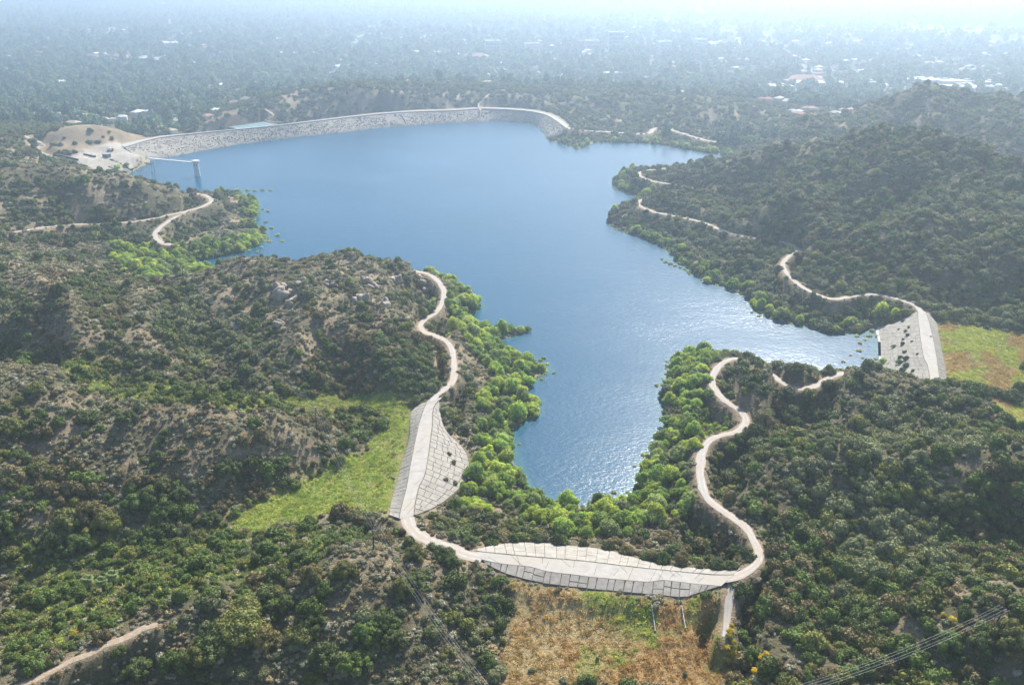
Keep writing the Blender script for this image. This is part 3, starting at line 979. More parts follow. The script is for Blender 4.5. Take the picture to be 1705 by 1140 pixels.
# west dam (by the bright green meadow)
def slab_dam(k, label, up, dn, seed):
    e = DAMS[k]
    root = dam_root(k, label)
    strip_core(root, 'upstream_face', e, 0, 1, M['joint'], -0.02, 2.0)
    strip_core(root, 'downstream_face', e, 3, 2, M['joint'], -0.02, 2.0)
    crest = strip_core(root, 'crest_road', e, 1, 2, M['crest'], 0.16)
    # dark open joints along both sides of the crest road, and its cracks
    r = random.Random(seed)
    for side in (1, 2):
        mb = MB()
        ln = e[side]
        o_ = e[0] if side == 1 else e[3]
        for s in range(len(ln) - 1):
            d = ln[s + 1] - ln[s]
            w = 0.42 * (0.6 + 0.8 * vnoise(ln[s][0], ln[s][1], 5, seed))
            dirn = (o_[s] - ln[s]) / (np.linalg.norm(o_[s] - ln[s]) + 1e-6)
            a, b_ = ln[s] - dirn * w * .35, ln[s] + dirn * w
            a2, b2 = ln[s + 1] - dirn * w * .35, ln[s + 1] + dirn * w
            up_ = np.array([0, 0, 0.20])
            f = (0, 1, 2, 3)
            nz = np.cross(b_ - a, a2 - a)[2]
            mb.add([a + up_, b_ + up_, b2 + up_, a2 + up_], [f if nz > 0 else f[::-1]])
        mb.build('crest_joint', M['joint'], root)
    mb = MB()
    nst = len(e[1])
    for _ in range(nst // 4):
        i = r.randrange(2, nst - 3)
        t0, t1 = r.choice([(0.03, 0.97), (0.05, 0.5), (0.5, 0.95), (0.3, 0.8)])
        p0 = e[1][i] * (1 - t0) + e[2][i] * t0
        j = min(nst - 1, max(0, i + r.choice([0, 0, 1, -1, 3])))
        p1 = e[1][j] * (1 - t1) + e[2][j] * t1
        dd = p1 - p0
        nn = np.array([-dd[1], dd[0], 0]) / (np.linalg.norm(dd[:2]) + 1e-6) * 0.07
        z = np.array([0, 0, .18])
        mb.add([p0 - nn + z, p1 - nn + z, p1 + nn + z, p0 + nn + z], [(0, 1, 2, 3)])
    tag(mb.build('crest_crack', M['joint'], root), kind='stuff')
    slabs(root, up(e), M['concrete'], limit=220, seed=seed + 1)
    slabs(root, dn(e), M['concrete'], limit=80, seed=seed + 2)
    return root


slab_dam('west', 'cracked pale slab dam with a dirt crest road beside the bright green meadow',
         lambda e: slab_quads(e, 1, 0, 4.0, 3.2, 0.25, .2, 5, 0.0), lambda e: slab_quads(e, 2, 3, 3.4, 3.6, 0.25, .2, 6, 0.0), 11)
slab_dam('south', 'pale slab dam above the brown field, its grey lower face split by black joints',
         lambda e: slab_quads(e, 1, 0, 3.9, 5.5, 0.16, .2, 7, 0.0), lambda e: slab_quads(e, 2, 3, 3.3, 3.9, 0.30, .2, 8, 0.0), 21)
east = slab_dam('east', 'steep pale slab dam between the sparkling cove and the dry grass flat',
                lambda e: slab_quads(e, 1, 0, 5.5, 3.8, 0.2, .2, 9, 0.0), lambda e: slab_quads(e, 2, 3, 4.5, 4.0, 0.26, .2, 10, 0.0), 31)
mb = MB()
e0 = DAMS['east'][0]
sel = [p for p in e0 if p[2] < 0.9]
for p, q in zip(sel[:-1], sel[1:]):
    d = (q - p) / np.linalg.norm(q - p)
    n_ = np.array([-d[1], d[0], 0]) * 1.1
    mb.add([p - n_ + (0, 0, -.6), p + n_ + (0, 0, -.6), q + n_ + (0, 0, -.6), q - n_ + (0, 0, -.6), p - n_ + (0, 0, .55), p + n_ + (0, 0, .55), q + n_ + (0, 0, .55), q - n_ + (0, 0, .55)],
           [(4, 7, 6, 5), (0, 4, 5, 1), (3, 2, 6, 7), (4, 5, 6, 7)])
mb.build('toe_kerb', M['white'], east)

# main dam: a long curved bank of broken stone
e = DAMS['main']
root = dam_root('main', 'long curved rockfill dam of pale stone along the far side of the lake')
strip_core(root, 'stone_face', e, 0, 1, M['riprap'], 0.0, 3.0)
strip_core(root, 'crest_road', e, 1, 2, M['crest'], 0.2)
strip_core(root, 'land_face', e, 3, 2, mottled('dry_bank', (0.28, 0.23, 0.15), (0.2, 0.18, 0.11), .2), 0.0, 3.0)
mb = MB()
for s in range(0, len(e[1]) - 1):
    p, q = e[1][s], e[1][s + 1]
    d = (q - p) / np.linalg.norm(q - p)
    n_ = np.array([-d[1], d[0], 0]) * .2
    z0, z1 = np.array([0, 0, -.2]), np.array([0, 0, 1.0])
    mb.add([p - n_ + z0, q - n_ + z0, q + n_ + z0, p + n_ + z0, p - n_ + z1, q - n_ + z1, q + n_ + z1, p + n_ + z1],
           [(4, 5, 6, 7), (0, 1, 5, 4), (2, 3, 7, 6)])
mb.build('parapet', M['grey_steel'], root)
# loose stones: real pieces, far too many to count
bm = bmesh.new()
bmesh.ops.create_icosphere(bm, subdivisions=1, radius=1)
ICO1 = (np.array([v.co[:] for v in bm.verts]), np.array([[v.index for v in f.verts] for f in bm.faces]))
bm.free()
bm = bmesh.new()
bmesh.ops.create_icosphere(bm, subdivisions=2, radius=1)
ICO2 = (np.array([v.co[:] for v in bm.verts]), np.array([[v.index for v in f.verts] for f in bm.faces]))
bm.free()
bm = bmesh.new()
bmesh.ops.create_cube(bm, size=1.6)
CUBE = (np.array([v.co[:] for v in bm.verts]), np.array([[v.index for v in f.verts] for f in bm.faces]))
bm.free()


def scatter_stones(pts, size, seed):
    """one array of rough stones at points"""
    r = np.random.default_rng(seed)
    v0, f0 = CUBE
    k = len(pts)
    V = np.repeat(v0[None], k, 0) * (0.55 + 0.6 * r.random((k, 8, 1)))
    V = V * (size * (0.5 + r.random((k, 1)) ** 2 * 1.5))[:, None, :] * np.array([1, 1, .7])
    a = r.random(k) * 6.28
    ca, sa = np.cos(a)[:, None], np.sin(a)[:, None]
    X, Y = V[..., 0] * ca - V[..., 1] * sa, V[..., 0] * sa + V[..., 1] * ca
    V = np.stack([X, Y, V[..., 2]], -1) + np.asarray(pts)[:, None]
    F = (f0[None] + (np.arange(k) * 8)[:, None, None]).reshape(-1, 4)
    return V.reshape(-1, 3), F


r = np.random.default_rng(5)
ns = 8000
u = r.random(ns) * (len(e[0]) - 1.001)
t = r.random(ns) * 0.98
i = u.astype(int)
f = (u - i)[:, None]
pp = (e[0][i] * (1 - f) + e[0][i + 1] * f) * (1 - t[:, None]) + (e[1][i] * (1 - f) + e[1][i + 1] * f) * t[:, None]
pp[:, 2] += 0.15
keep = fbm(pp[:, 0], pp[:, 1], 25, 5, 3) + 0.25 * r.random(ns) > 0.48
V, F = scatter_stones(pp[keep], 0.5, 6)
tag(link('riprap_stones', mesh('riprap_stones', V, F, [M['riprap']]), root), kind='stuff')
# low bund lines across the stone face
for (x0, y0), (x1, y1) in (((905, 187), (900, 222)), ((668, 189), (676, 210))):
    a, b_ = np.array(hit(x0, y0 + 3)), np.array(hit(x1, y1 - 4))
    mb = MB()
    mb.tube([tuple(a + (0, 0, .3)), tuple((a + b_) / 2 + (0, 0, .3)), tuple(b_ + (0, 0, .3))], .7, 6)
    mb.build('face_drain', M['dark'], root)

# ------------------------------------------------------------------ intake tower, bridge, ramp and yard at the far abutment
tx, ty, _ = at(329, 293, 0)
tw = empty('intake_tower', (tx, ty, 0), 'tall white round intake tower standing in the lake under a flat cap', 'water tower')
mb = MB()
mb.lathe([(3.6, -9), (3.35, 1), (2.9, 15.2)], n=28)
mb.build('shaft', M['white'], tw, smooth=False)
mb = MB()
mb.lathe([(3.0, 15.2), (4.1, 15.9), (4.35, 16.0), (4.35, 17.2), (4.1, 17.5), (1.2, 17.9)], n=28)
mb.build('cap', M['white'], tw)
for zz in (3.5, 7.5, 11.5):
    mb = MB()
    mb.lathe([(3.32 - zz * .03, zz), (3.5 - zz * .03, zz + .05), (3.5 - zz * .03, zz + .5), (3.32 - zz * .03, zz + .55)], n=28)
    mb.build('ring', M['white'], tw)
mb = MB()
for k in range(16):
    a = k * math.pi / 8
    mb.tube([(4.1 * math.cos(a), 4.1 * math.sin(a), 17.2), (4.1 * math.cos(a), 4.1 * math.sin(a), 18.4)], .07, 5)
for zz in (17.9, 18.4):
    mb.tube([(4.1 * math.cos(k * math.pi / 12), 4.1 * math.sin(k * math.pi / 12), zz) for k in range(25)], .06, 5)
mb.build('railing', M['grey_steel'], tw)
for a in (-1.9, -1.1):
    mb = MB()
    mb.box((3.05 * math.cos(a), 3.05 * math.sin(a), 12.6), (.9, .9, 1.8), a)
    mb.build('window', M['glass'], tw)

sx, sy, sz = at(247, 263, 14.3)
br = empty('access_bridge', (sx, sy, sz), 'thin white truss footbridge from the yard out to the intake tower', 'bridge')
end = Vector((tx - sx, ty - sy, 15.4 - sz))
Lb = end.length
dr = end.normalized()
end = dr * (Lb - 3.4)
sd_ = Vector((-dr.y, dr.x, 0)).normalized() * 1.5
nb = 22
dk = MB()
for a, b_ in ((-1, 1),):
    p = [Vector((0, 0, 0)) - sd_, end - sd_, end + sd_, Vector((0, 0, 0)) + sd_]
    dk.add([tuple(q) for q in p] + [tuple(q + Vector((0, 0, -.4))) for q in p], [(0, 1, 2, 3), (7, 6, 5, 4), (0, 4, 5, 1), (1, 5, 6, 2), (2, 6, 7, 3), (3, 7, 4, 0)])
dk.build('deck', M['white'], br)
for s in (-1, 1):
    mb = MB()
    o = sd_ * s * 1.02
    up = Vector((0, 0, 1.9))
    dn_ = Vector((0, 0, -.9))
    mb.tube([tuple(o + up), tuple(end + o + up)], .16, 6)
    mb.tube([tuple(o + dn_), tuple(end + o + dn_)], .20, 6)
    for k in range(nb + 1):
        p = end * (k / nb) + o
        mb.tube([tuple(p + dn_), tuple(p + up)], .10, 5)
        if k < nb:
            q = end * ((k + 1) / nb) + o
            a, c = (p + dn_, q + up) if k % 2 else (p + up, q + dn_)
            mb.tube([tuple(a), tuple(c)], .08, 5)
    mb.build('truss', M['white'], br)
pier = Vector(at(256, 284, 0)) - Vector((sx, sy, sz))
pk = end * (pier.dot(dr) / end.length)
for s in (-1, 1):
    mb = MB()
    mb.tube([tuple(pk + sd_ * s * 1.7 + Vector((0, 0, -sz - 6))), tuple(pk + sd_ * s * .9 + Vector((0, 0, -.4)))], [.7, .5], 8)
    mb.build('pier_leg', M['white'], br)
mb = MB()
for h in (-4, -8.5):
    w = 1.0 + .8 * (-h / 14)
    mb.tube([tuple(pk - sd_ * w + Vector((0, 0, h))), tuple(pk + sd_ * w + Vector((0, 0, h)))], .25, 6)
mb.build('pier_brace', M['white'], br)


def on(px, py, dz=0.0):
    x, y, z = hit(px, py)
    return Vector((x, y, z + dz))


def wall_between(name, a, b, h, th, mat, label, cat='wall', part='footing'):
    a, b = on(*a), on(*b)
    mid = (a + b) / 2
    d = b - a
    rz = math.atan2(d.y, d.x)
    o = empty(name, mid, label, cat, rz=rz)
    L = math.hypot(d.x, d.y)
    mb = MB()
    n = max(2, int(L / 5))
    for k in range(n):
        t = (k + .5) / n - .5
        mb.box((t * L, 0, d.z * t + h / 2 - .3), (L / n - .12, th, h + .6))
    mb.build('wall_panel', mat, o)
    mb = MB()
    mb.add([(-L / 2, -th * .8, -d.z / 2 + h), (L / 2, -th * .8, d.z / 2 + h), (L / 2, th * .8, d.z / 2 + h), (-L / 2, th * .8, -d.z / 2 + h),
            (-L / 2, -th * .8, -d.z / 2 + h + .2), (L / 2, -th * .8, d.z / 2 + h + .2), (L / 2, th * .8, d.z / 2 + h + .2), (-L / 2, th * .8, -d.z / 2 + h + .2)],
           [(3, 2, 1, 0), (4, 5, 6, 7), (0, 1, 5, 4), (1, 2, 6, 5), (2, 3, 7, 6), (3, 0, 4, 7)])
    mb.build('coping', M['concrete'], o)
    return o


wall_between('retaining_wall', (97, 260), (131, 268), 2.2, .6, M['dark'], 'long low dark retaining wall beside the curving yard road')
wall_between('retaining_wall', (139, 258), (160, 262), 1.6, .6, M['dark'], 'short dark wall just behind the yard, near the grey hut')
wall_between('rail_trough', (184, 266), (221, 285), 1.8, 1.6, M['dark'], 'dark straight trough running from the grey hut down to the water', 'boat rail')
a, b_ = on(185, 276, .25), on(209, 287, .25)
d = (b_ - a)
o = empty('boat_ramp', a, 'grey boat ramp with pale kerbs sloping down into the lake', 'ramp')
sdv = Vector((-d.y, d.x, 0)).normalized()
mb = MB()
q = [-sdv * 4.5, d - sdv * 4.5, d + sdv * 4.5, sdv * 4.5]
mb.add([tuple(p) for p in q] + [tuple(p - Vector((0, 0, .8))) for p in q], [(0, 1, 2, 3), (3, 2, 1, 0), (0, 4, 5, 1), (1, 5, 6, 2), (2, 6, 7, 3), (3, 7, 4, 0)][0:1] + [(0, 4, 5, 1), (1, 5, 6, 2), (2, 6, 7, 3), (3, 7, 4, 0)])
mb.build('ramp_slab', plain('ramp_grey', (.17, .165, .16), .9), o)
for s in (-1, 1):
    mb = MB()
    mb.tube([tuple(sdv * s * 4.7 + Vector((0, 0, .2))), tuple(d + sdv * s * 4.7 + Vector((0, 0, .2)))], .35, 4)
    mb.build('ramp_kerb', M['concrete'], o)
# dock
p = on(246, 273)
o = empty('floating_dock', (p.x, p.y, 0.0), 'small dark floating dock under the shore end of the white bridge', 'dock', rz=-.3)
mb = MB().box((0, 0, .35), (11, 4, .5))
mb.build('deck', M['dark'], o)
for s in (-4, 0, 4):
    mb = MB().tube([(s, 1.6, -3), (s, 1.6, 2.0)], .2, 6)
    mb.build('mooring_post', M['grey_steel'], o)
mb = MB().box((-2, 0, 1.2), (2.4, 1.6, 1.2))
mb.build('dock_box', M['grey_steel'], o)
# hut
p = on(178, 262)
o = empty('winch_hut', p, 'small grey hut with a dark door at the head of the trough', 'hut', rz=-.35)
MB().box((0, 0, 1.9), (8, 5, 3.8)).build('hut_wall', plain('hut_grey', (.20, .22, .24), .8), o)
MB().box((0, 0, 4.0), (8.8, 5.8, .4)).build('roof', plain('hut_roof', (.30, .33, .36), .7), o)
MB().box((1, -2.53, 1.3), (1.6, .1, 2.4)).build('door', M['dark'], o)
MB().box((-2, -2.53, 2.2), (1.4, .1, 1.0)).build('window', M['glass'], o)
# mixer truck
p = on(184, 252)
o = empty('mixer_truck', p, 'white drum truck with a red cab parked on the pale yard', 'truck', rz=.5)
MB().box((-.3, 0, 1.0), (7.2, 2.3, .5)).build('chassis', M['dark'], o)
mb = MB()
mb.lathe([(.5, -2.6), (1.3, -1.6), (1.5, 0), (1.3, 1.4), (.8, 2.2)], n=16)
dm = mb.build('drum', M['white'], o, loc=(-1.0, 0, 2.7), rot=(0, R(78), 0))
MB().box((2.7, 0, 2.2), (1.9, 2.4, 2.1)).build('cab', M['red'], o)
MB().box((3.5, 0, 2.6), (.4, 2.1, .8)).build('windscreen', M['glass'], o)
for wx in (-3, -1.8, 2.6):
    for wy in (-1.1, 1.1):
        MB().tube([(wx, wy - .2, .5), (wx, wy + .2, .5)], .55, 12).build('wheel', M['tyre'], o)


def car(px, py, rz, paint, label):
    p = on(px, py, .1)
    o = empty('parked_car', p, label, 'car', rz=rz)
    mb = MB()
    prof = [(-2.2, .35), (-2.25, .95), (-1.5, 1.0), (-.9, 1.5), (.7, 1.5), (1.3, 1.0), (2.2, .85), (2.25, .35)]
    n_ = len(prof)
    vs = [(x, -.88, z) for x, z in prof] + [(x, .88, z) for x, z in prof]
    fs = [tuple(range(n_)), tuple(range(2 * n_ - 1, n_ - 1, -1))] + [(i, i + n_, (i + 1) % n_ + n_, (i + 1) % n_) for i in range(n_)]
    mb.add(vs, fs).build('body', paint, o)
    for sy_ in (-1, 1):
        MB().box((-.1, .885 * sy_, 1.22), (1.7, .03, .36)).build('side_window', M['glass'], o)
        for wx in (-1.4, 1.4):
            MB().tube([(wx, sy_ * .78, .34), (wx, sy_ * .95, .34)], .34, 12).build('wheel', M['tyre'], o)
    return o


car(70, 243, .6, M['white'], 'white car on the curving yard road below the dry hill')

# pale teal covered basin behind the main dam
pts = [at(380, 212, 13.2), at(440, 203, 13.2), at(462, 207, 13.2), at(404, 217, 13.2)]
zb = 13.2
cx, cy = np.mean([p[0] for p in pts]), np.mean([p[1] for p in pts])
o = empty('covered_basin', (cx, cy, zb), 'flat pale teal covered basin behind the rockfill dam, by the orange hill', 'basin')
q = [Vector((p[0] - cx, p[1] - cy, 0)) for p in pts]
area = sum(q[i].x * q[(i + 1) % 4].y - q[(i + 1) % 4].x * q[i].y for i in range(4))
if area < 0:
    q = q[::-1]
mb = MB()
mb.add([tuple(v) for v in q] + [tuple(v * 1.0 + Vector((0, 0, -5))) for v in q], [(0, 1, 2, 3), (0, 4, 5, 1), (1, 5, 6, 2), (2, 6, 7, 3), (3, 7, 4, 0)])
mb.build('cover', M['teal_roof'], o)
mb = MB()
for k in range(4):
    mb.tube([tuple(q[k] + Vector((0, 0, .1))), tuple(q[(k + 1) % 4] + Vector((0, 0, .1)))], .7, 5)
mb.build('rim', M['concrete'], o)
for t in (.2, .4, .6, .8):
    a = q[0].lerp(q[1], t)
    c = q[3].lerp(q[2], t)
    MB().tube([tuple(a + Vector((0, 0, .12))), tuple(c + Vector((0, 0, .12)))], .22, 4).build('seam', plain('seam', (.3, .42, .41)) if 'seam' not in M else M['seam'], o)

# thin white stand pipes lying on the brown field
for (a, c, lab) in (((1085, 1010), (1091, 1051), 'thin pale pipe lying down the green edge of the brown field'), ((1135, 1011), (1141, 1049), 'thin pale pipe on the field nearer to the spur road')):
    p0, p1 = on(*a, .35), on(*c, .35)
    o = empty('field_pipe', p0, lab, 'pipe', 'pipes on the brown field')
    dd = p1 - p0
    MB().tube([(0, 0, 0), tuple(dd)], .16, 6).build('pipe', M['white'], o)
    for t in (0, .5, 1):
        MB().box(tuple(dd * t + Vector((0, 0, -.15))), (.5, .5, .45)).build('support', M['concrete'], o)
p = on(239, 843)
o = empty('meter_box', p, 'tiny white box among dark oaks on the lower slope', 'box')
MB().box((0, 0, 1.6), (1.3, 1.3, 1.4)).build('cabinet', M['white'], o)
MB().box((0, 0, .45), (.9, .9, .9)).build('stand', M['grey_steel'], o)

# ------------------------------------------------------------------ wooden poles and the wires they carry
def pole(base, top, label, arm_rz, h=None, lean=None):
    b_ = on(*base)
    dx, dy, dz = ray(*top)
    t = b_.y / dy                                   # top stands over the base (or leans sideways)
    tp = Vector((dx * t, b_.y, CAM_H + dz * t))
    o = empty('utility_pole', b_, label, 'utility pole', 'wooden utility poles')
    v = tp - b_
    MB().tube([(0, 0, -1), tuple(v)], [.26, .17], 8).build('shaft', M['wood'], o)
    d = Vector((math.cos(arm_rz), math.sin(arm_rz), 0))
    ends = []
    for k, back in ((0, .5), (1, 1.9)):
        c = v - v.normalized() * back
        mb = MB().tube([tuple(c - d * 1.7), tuple(c + d * 1.7)], .10, 4)
        arm = mb.build('crossarm', M['wood'], o)
        for s in ((-1.5, -.6, .6, 1.5) if k == 0 else ()):
            MB().tube([tuple(c + d * s), tuple(c + d * s + Vector((0, 0, .4)))], .09, 6).build('insulator', M['grey_steel'], arm)
            ends.append(b_ + c + d * s + Vector((0, 0, .4)))
    return ends


W1 = pole((305, 470), (303, 438), 'wooden pole standing on the ridge crest in front of the small inlet', 0.75)
W2 = pole((527, 716), (525, 678), 'wooden pole at the end of the lower dry ridge above the meadow', 0.35)
W3 = pole((622, 918), (620, 868), 'wooden pole on the near ridge behind the slab corner of the road', 0.1)
W4 = pole((1645, 1060), (1673, 1011), 'dark leaning pole on the near hill covered in grey sage', 2.2)
W5 = pole((65, 433), (62, 407), 'farthest small wooden pole among shrubs on the green western slope', 1.2)


WN = ['wire nearest the lake', 'second wire from the lake', 'third wire from the lake', 'wire farthest from the lake']


def wires(a, b_, sag, where):
    for k, (p, q) in enumerate(zip(a, b_)):
        n_ = 14
        pts = [p.lerp(q, i / n_) - Vector((0, 0, sag * 4 * (i / n_) * (1 - i / n_))) for i in range(n_ + 1)]
        mb = MB().tube([tuple(v - p) for v in pts], .024, 4)
        o = mb.build('power_wire', M['wire'], None, loc=p)
        tag(o, f'thin power {WN[k]}, {where}', 'wire', 'power wires between the poles')


off = lambda e, px, py, z: [Vector(at(px, py, z)) + (v - e[0]) for v in e]
wires(W1, W2, 5, 'ridge pole to meadow pole')
wires(W2, W3, 4, 'meadow pole to near ridge pole')
wires(W3, off(W3, 842, 1195, 16), 4, 'running down past the lone round shrub')
wires(W4, off(W4, 1290, 1165, 24), 3, 'running downhill from the leaning pole')
wires(W5, W1, 5, 'farthest pole to ridge pole')

# ------------------------------------------------------------------ rock outcrops on the bare ridge
def rock_mesh(seed, k=3):
    r = np.random.default_rng(seed)
    Vs, Fs, nv = [], [], 0
    for i in range(k):
        v = ICO2[0].copy()
        v += 0.25 * np.sin(v[:, [1, 2, 0]] * 3.1 + r.random(3) * 6) + 0.18 * np.sin(v[:, [2, 0, 1]] * 6.3 + r.random(3) * 6)
        for _ in range(7):                         # planes cut off it
            n_ = r.normal(size=3)
            n_ /= np.linalg.norm(n_)
            c_ = 0.55 + .3 * r.random()
            dd = np.maximum(0, v @ n_ - c_)
            v -= dd[:, None] * n_
        v *= (0.5 + .5 * r.random()) * np.array([1, 1, .8 + .5 * r.random()])
        v += np.array([(r.random() - .5) * 1.6, (r.random() - .5) * 1.6, .1])
        Vs.append(v)
        Fs.append(ICO2[1] + nv)
        nv += len(v)
    return mesh('rock_outcrop', np.vstack(Vs), np.vstack(Fs), [M['rock']])


rocks = [rock_mesh(s) for s in (3, 8, 21)]
RK = [((478, 492), 4.6, 'tallest pale rock outcrop on the ridge above the small inlet'), ((466, 476), 3.4, 'pale rock just above the tallest outcrop on the ridge'),
      ((488, 506), 3.2, 'pale rock at the foot of the tallest ridge outcrop'), ((548, 476), 3.0, 'pale rock in the middle of the bare ridge crest'),
      ((612, 466), 3.2, 'pale rock on the ridge between dark shrubs, short of its end'), ((655, 470), 3.6, 'pale rock near the end of the bare ridge'),
      ((690, 462), 4.0, 'pale jagged rock at the ridge end, directly above the road bend'), ((706, 470), 3.2, 'pale rock overhanging the road bend under the ridge end'),
      ((600, 500), 3.4, 'pale rock low on the ridge flank facing the slab dam'), ((640, 505), 2.8, 'small pale rock on the ridge flank above the road'),
      ((470, 540), 2.6, 'small pale rock on the spur below the tallest outcrop'), ((712, 485), 2.6, 'small pale rock in the road cut under the ridge'),
      ((500, 470), 2.6, 'small pale rock right of the tallest outcrop'), ((625, 480), 2.6, 'small pale rock below the ridge crest near its end')]
ROCKS = []
for i, ((px, py), s, lab) in enumerate(RK):
    s *= 1.35
    x, y, z = hit(px, py)
    ROCKS.append((x, y, s))
    o = link('rock_outcrop', rocks[i % 3], loc=(x, y, z - s * .12), rot=(.25 * math.sin(i * 3.1), .2, i * 1.9), scl=(s * 1.1, s * .8, s * 1.05))
    tag(o, lab, 'rock', 'pale rocks on the bare ridge')

# ------------------------------------------------------------------ streets of the town on the plain
STREETS = []
for (x0, y0), (x1, y1), w in (((-1900, 2350), (900, 2650), 13), ((-2600, 3050), (2400, 3250), 16), ((-300, 1900), (2600, 2250), 11), ((-2000, 4200), (3200, 4300), 18), ((-1250, 1560), (-300, 1780), 7),
                              ((-900, 1500), (-1250, 3100), 9), ((-420, 1650), (-600, 4300), 11), ((700, 1800), (1100, 4300), 12), ((1300, 1900), (2000, 4300), 12), ((-1500, 2100), (-2300, 4300), 11)):
    n_ = int(math.hypot(x1 - x0, y1 - y0) / 40)
    t = np.linspace(0, 1, n_)
    bend = np.sin(t * 5 + x0) * 14
    STREETS.append((w, np.column_stack([x0 + (x1 - x0) * t + bend, y0 + (y1 - y0) * t + bend * .6])))


def street_d(x, y):
    d = np.full(np.shape(x), 1e9)
    for w, l in STREETS:
        d = np.minimum(d, poly_dist(x, y, l)[0] - w)
    return d


M['street'] = mottled('street_asphalt', (0.15, 0.148, 0.14), (0.2, 0.195, 0.18), 0.02)
for w, l in STREETS:
    tg = np.gradient(l, axis=0)
    tg /= np.linalg.norm(tg, axis=1)[:, None]
    nn = np.stack([-tg[:, 1], tg[:, 0]], 1)
    a, b_ = l - nn * w * .6, l + nn * w * .6
    za = np.maximum.reduce([hz(*a.T), hz(*b_.T), hz(*l.T)]) + .5
    V = np.vstack([np.column_stack([a, za]), np.column_stack([b_, za])])
    k = np.arange(len(l) - 1)
    me = mesh('street', V, np.stack([k, k + 1, k + 1 + len(l), k + len(l)], 1)[:, ::-1], [M['street']])
    tag(link('street', me), kind='structure')

# ------------------------------------------------------------------ plants: crowns of many leaf clumps over an uneven core
def crown(seed, lobes, leaves, leaf, wide=1.0, tall=0.75, low=0.12, spread=0.62, lobe_r=(0.30, 0.48), core=True, up=0.25, spiky=0.0, gap=0.0):
    """crown of unit radius standing on z=0: lobes in a dome, leaf clumps round each lobe"""
    r = np.random.default_rng(seed)
    cen, rad = [], []
    for i in range(lobes):
        a = 6.283 * (i * 0.618 + r.random() * .35)
        q = math.sqrt((i + .5) / lobes) * spread * (0.8 + .4 * r.random())
        h = low + (tall - low) * (1 - (q / (spread * 1.15)) ** 2) * (0.55 + .5 * r.random())
        cen.append((q * math.cos(a) * wide, q * math.sin(a) * wide, h))
        rad.append(lobe_r[0] + (lobe_r[1] - lobe_r[0]) * r.random())
    cen, rad = np.array(cen), np.array(rad)
    cen[:, 2] = np.maximum(cen[:, 2], rad * 0.35)
    Vs, Fs, nv = [], [], 0
    if core:
        for c, q in zip(cen, rad):
            v = ICO1[0] * (0.80 + 0.25 * r.random((len(ICO1[0]), 1))) * q * .9 + c
            v[:, 2] = np.maximum(v[:, 2], 0.0)
            Vs.append(v)
            Fs.append(ICO1[1] + nv)
            nv += len(v)
    k = r.choice(lobes, leaves, p=rad ** 2 / (rad ** 2).sum())
    d = r.normal(size=(leaves, 3))
    d[:, 2] += up
    d /= np.linalg.norm(d, axis=1)[:, None]
    pos = cen[k] + d * (rad[k] * (0.82 + 0.30 * r.random(leaves) + spiky * r.random(leaves)))[:, None]
    ok = pos[:, 2] > -0.02
    # leaf clumps buried deep inside other lobes do nothing: drop them
    dist = np.sqrt(((pos[:, None] - cen[None]) ** 2).sum(-1)) / rad[None]
    ok &= dist.min(1) > 0.74
    pos, d = pos[ok], d[ok]
    n_ = len(pos)
    nrm = d + r.normal(size=(n_, 3)) * 0.55
    nrm /= np.linalg.norm(nrm, axis=1)[:, None]
    t = np.cross(nrm, r.normal(size=(n_, 3)))
    t /= np.linalg.norm(t, axis=1)[:, None]
    bt = np.cross(nrm, t)
    s = leaf * (0.6 + 0.8 * r.random((n_, 1)))
    q = np.stack([pos - t * s, pos - bt * s * .7 + nrm * s * .25, pos + t * s, pos + bt * s * .7 + nrm * s * .25], 1).reshape(-1, 3)
    Vs.append(q)
    tri = np.vstack(Fs) if Fs else np.zeros((0, 3), int)
    quad = (np.arange(n_ * 4) + nv).reshape(-1, 4)
    return np.vstack(Vs), tri, quad


def limb_mesh(name, seed, h, rad, forks=4, reach=.45):
    r = random.Random(seed)
    mb = MB()
    mb.tube([(0, 0, -.12), (r.uniform(-.03, .03), r.uniform(-.03, .03), h * .5), (r.uniform(-.05, .05), r.uniform(-.05, .05), h)], [rad * 1.3, rad, rad * .7], 7)
    for k in range(forks):
        a = 6.283 * (k + r.random() * .5) / forks
        z0 = h * r.uniform(.45, .85)
        mb.tube([(0, 0, z0), (reach * .5 * math.cos(a), reach * .5 * math.sin(a), z0 + h * .25), (reach * math.cos(a), reach * math.sin(a), z0 + h * .55)], [rad * .6, rad * .42, rad * .2], 5)
    me = bpy.data.meshes.new(name)
    me.from_pydata(mb.v, [], mb.f)
    me.materials.append(M['bark'])
    return me


KIND, MATS = {}, {}


def kind(name, shapes, tints, mat, trunk=None):
    """shapes: (word, crown arguments); tints: (word, colour). Keeps crown meshes, trunk meshes and joined ones."""
    out = []
    for i, (word, kw) in enumerate(shapes):
        V, T, Q = crown(100 * len(KIND) + i + 3, **kw)
        lift = 0.0
        tm = None
        if trunk:
            lift = trunk[0]
            V = V + np.array([0, 0, lift])
            tm = limb_mesh('trunk', 50 + i, trunk[0] + .35, trunk[1])
        first = None
        if tm:
            tv = np.array([v.co[:] for v in tm.vertices])
            f4 = np.array([list(p.vertices) for p in tm.polygons if len(p.vertices) == 4])
        cms, jms = [], []
        for tw, tc in tints:
            lm = MATS.setdefault((name, tw), foliage_mat(f'{name}_{tw}_leaves'.replace(' ', '_').replace('-', '_'), tc, mat))
            cm = mesh('crown', V, [T, Q], [lm])
            cms.append(cm)
            if tm:
                jms.append(mesh('plant', np.vstack([V, tv]), [T, Q, f4 + len(V)], [lm, M['bark']], midx=np.concatenate([np.zeros(len(T) + len(Q)), np.ones(len(f4))])))
            else:
                jms.append(cm)
        out.append((word, cms, tm, jms))
    KIND[name] = dict(shapes=out, tints=tints)


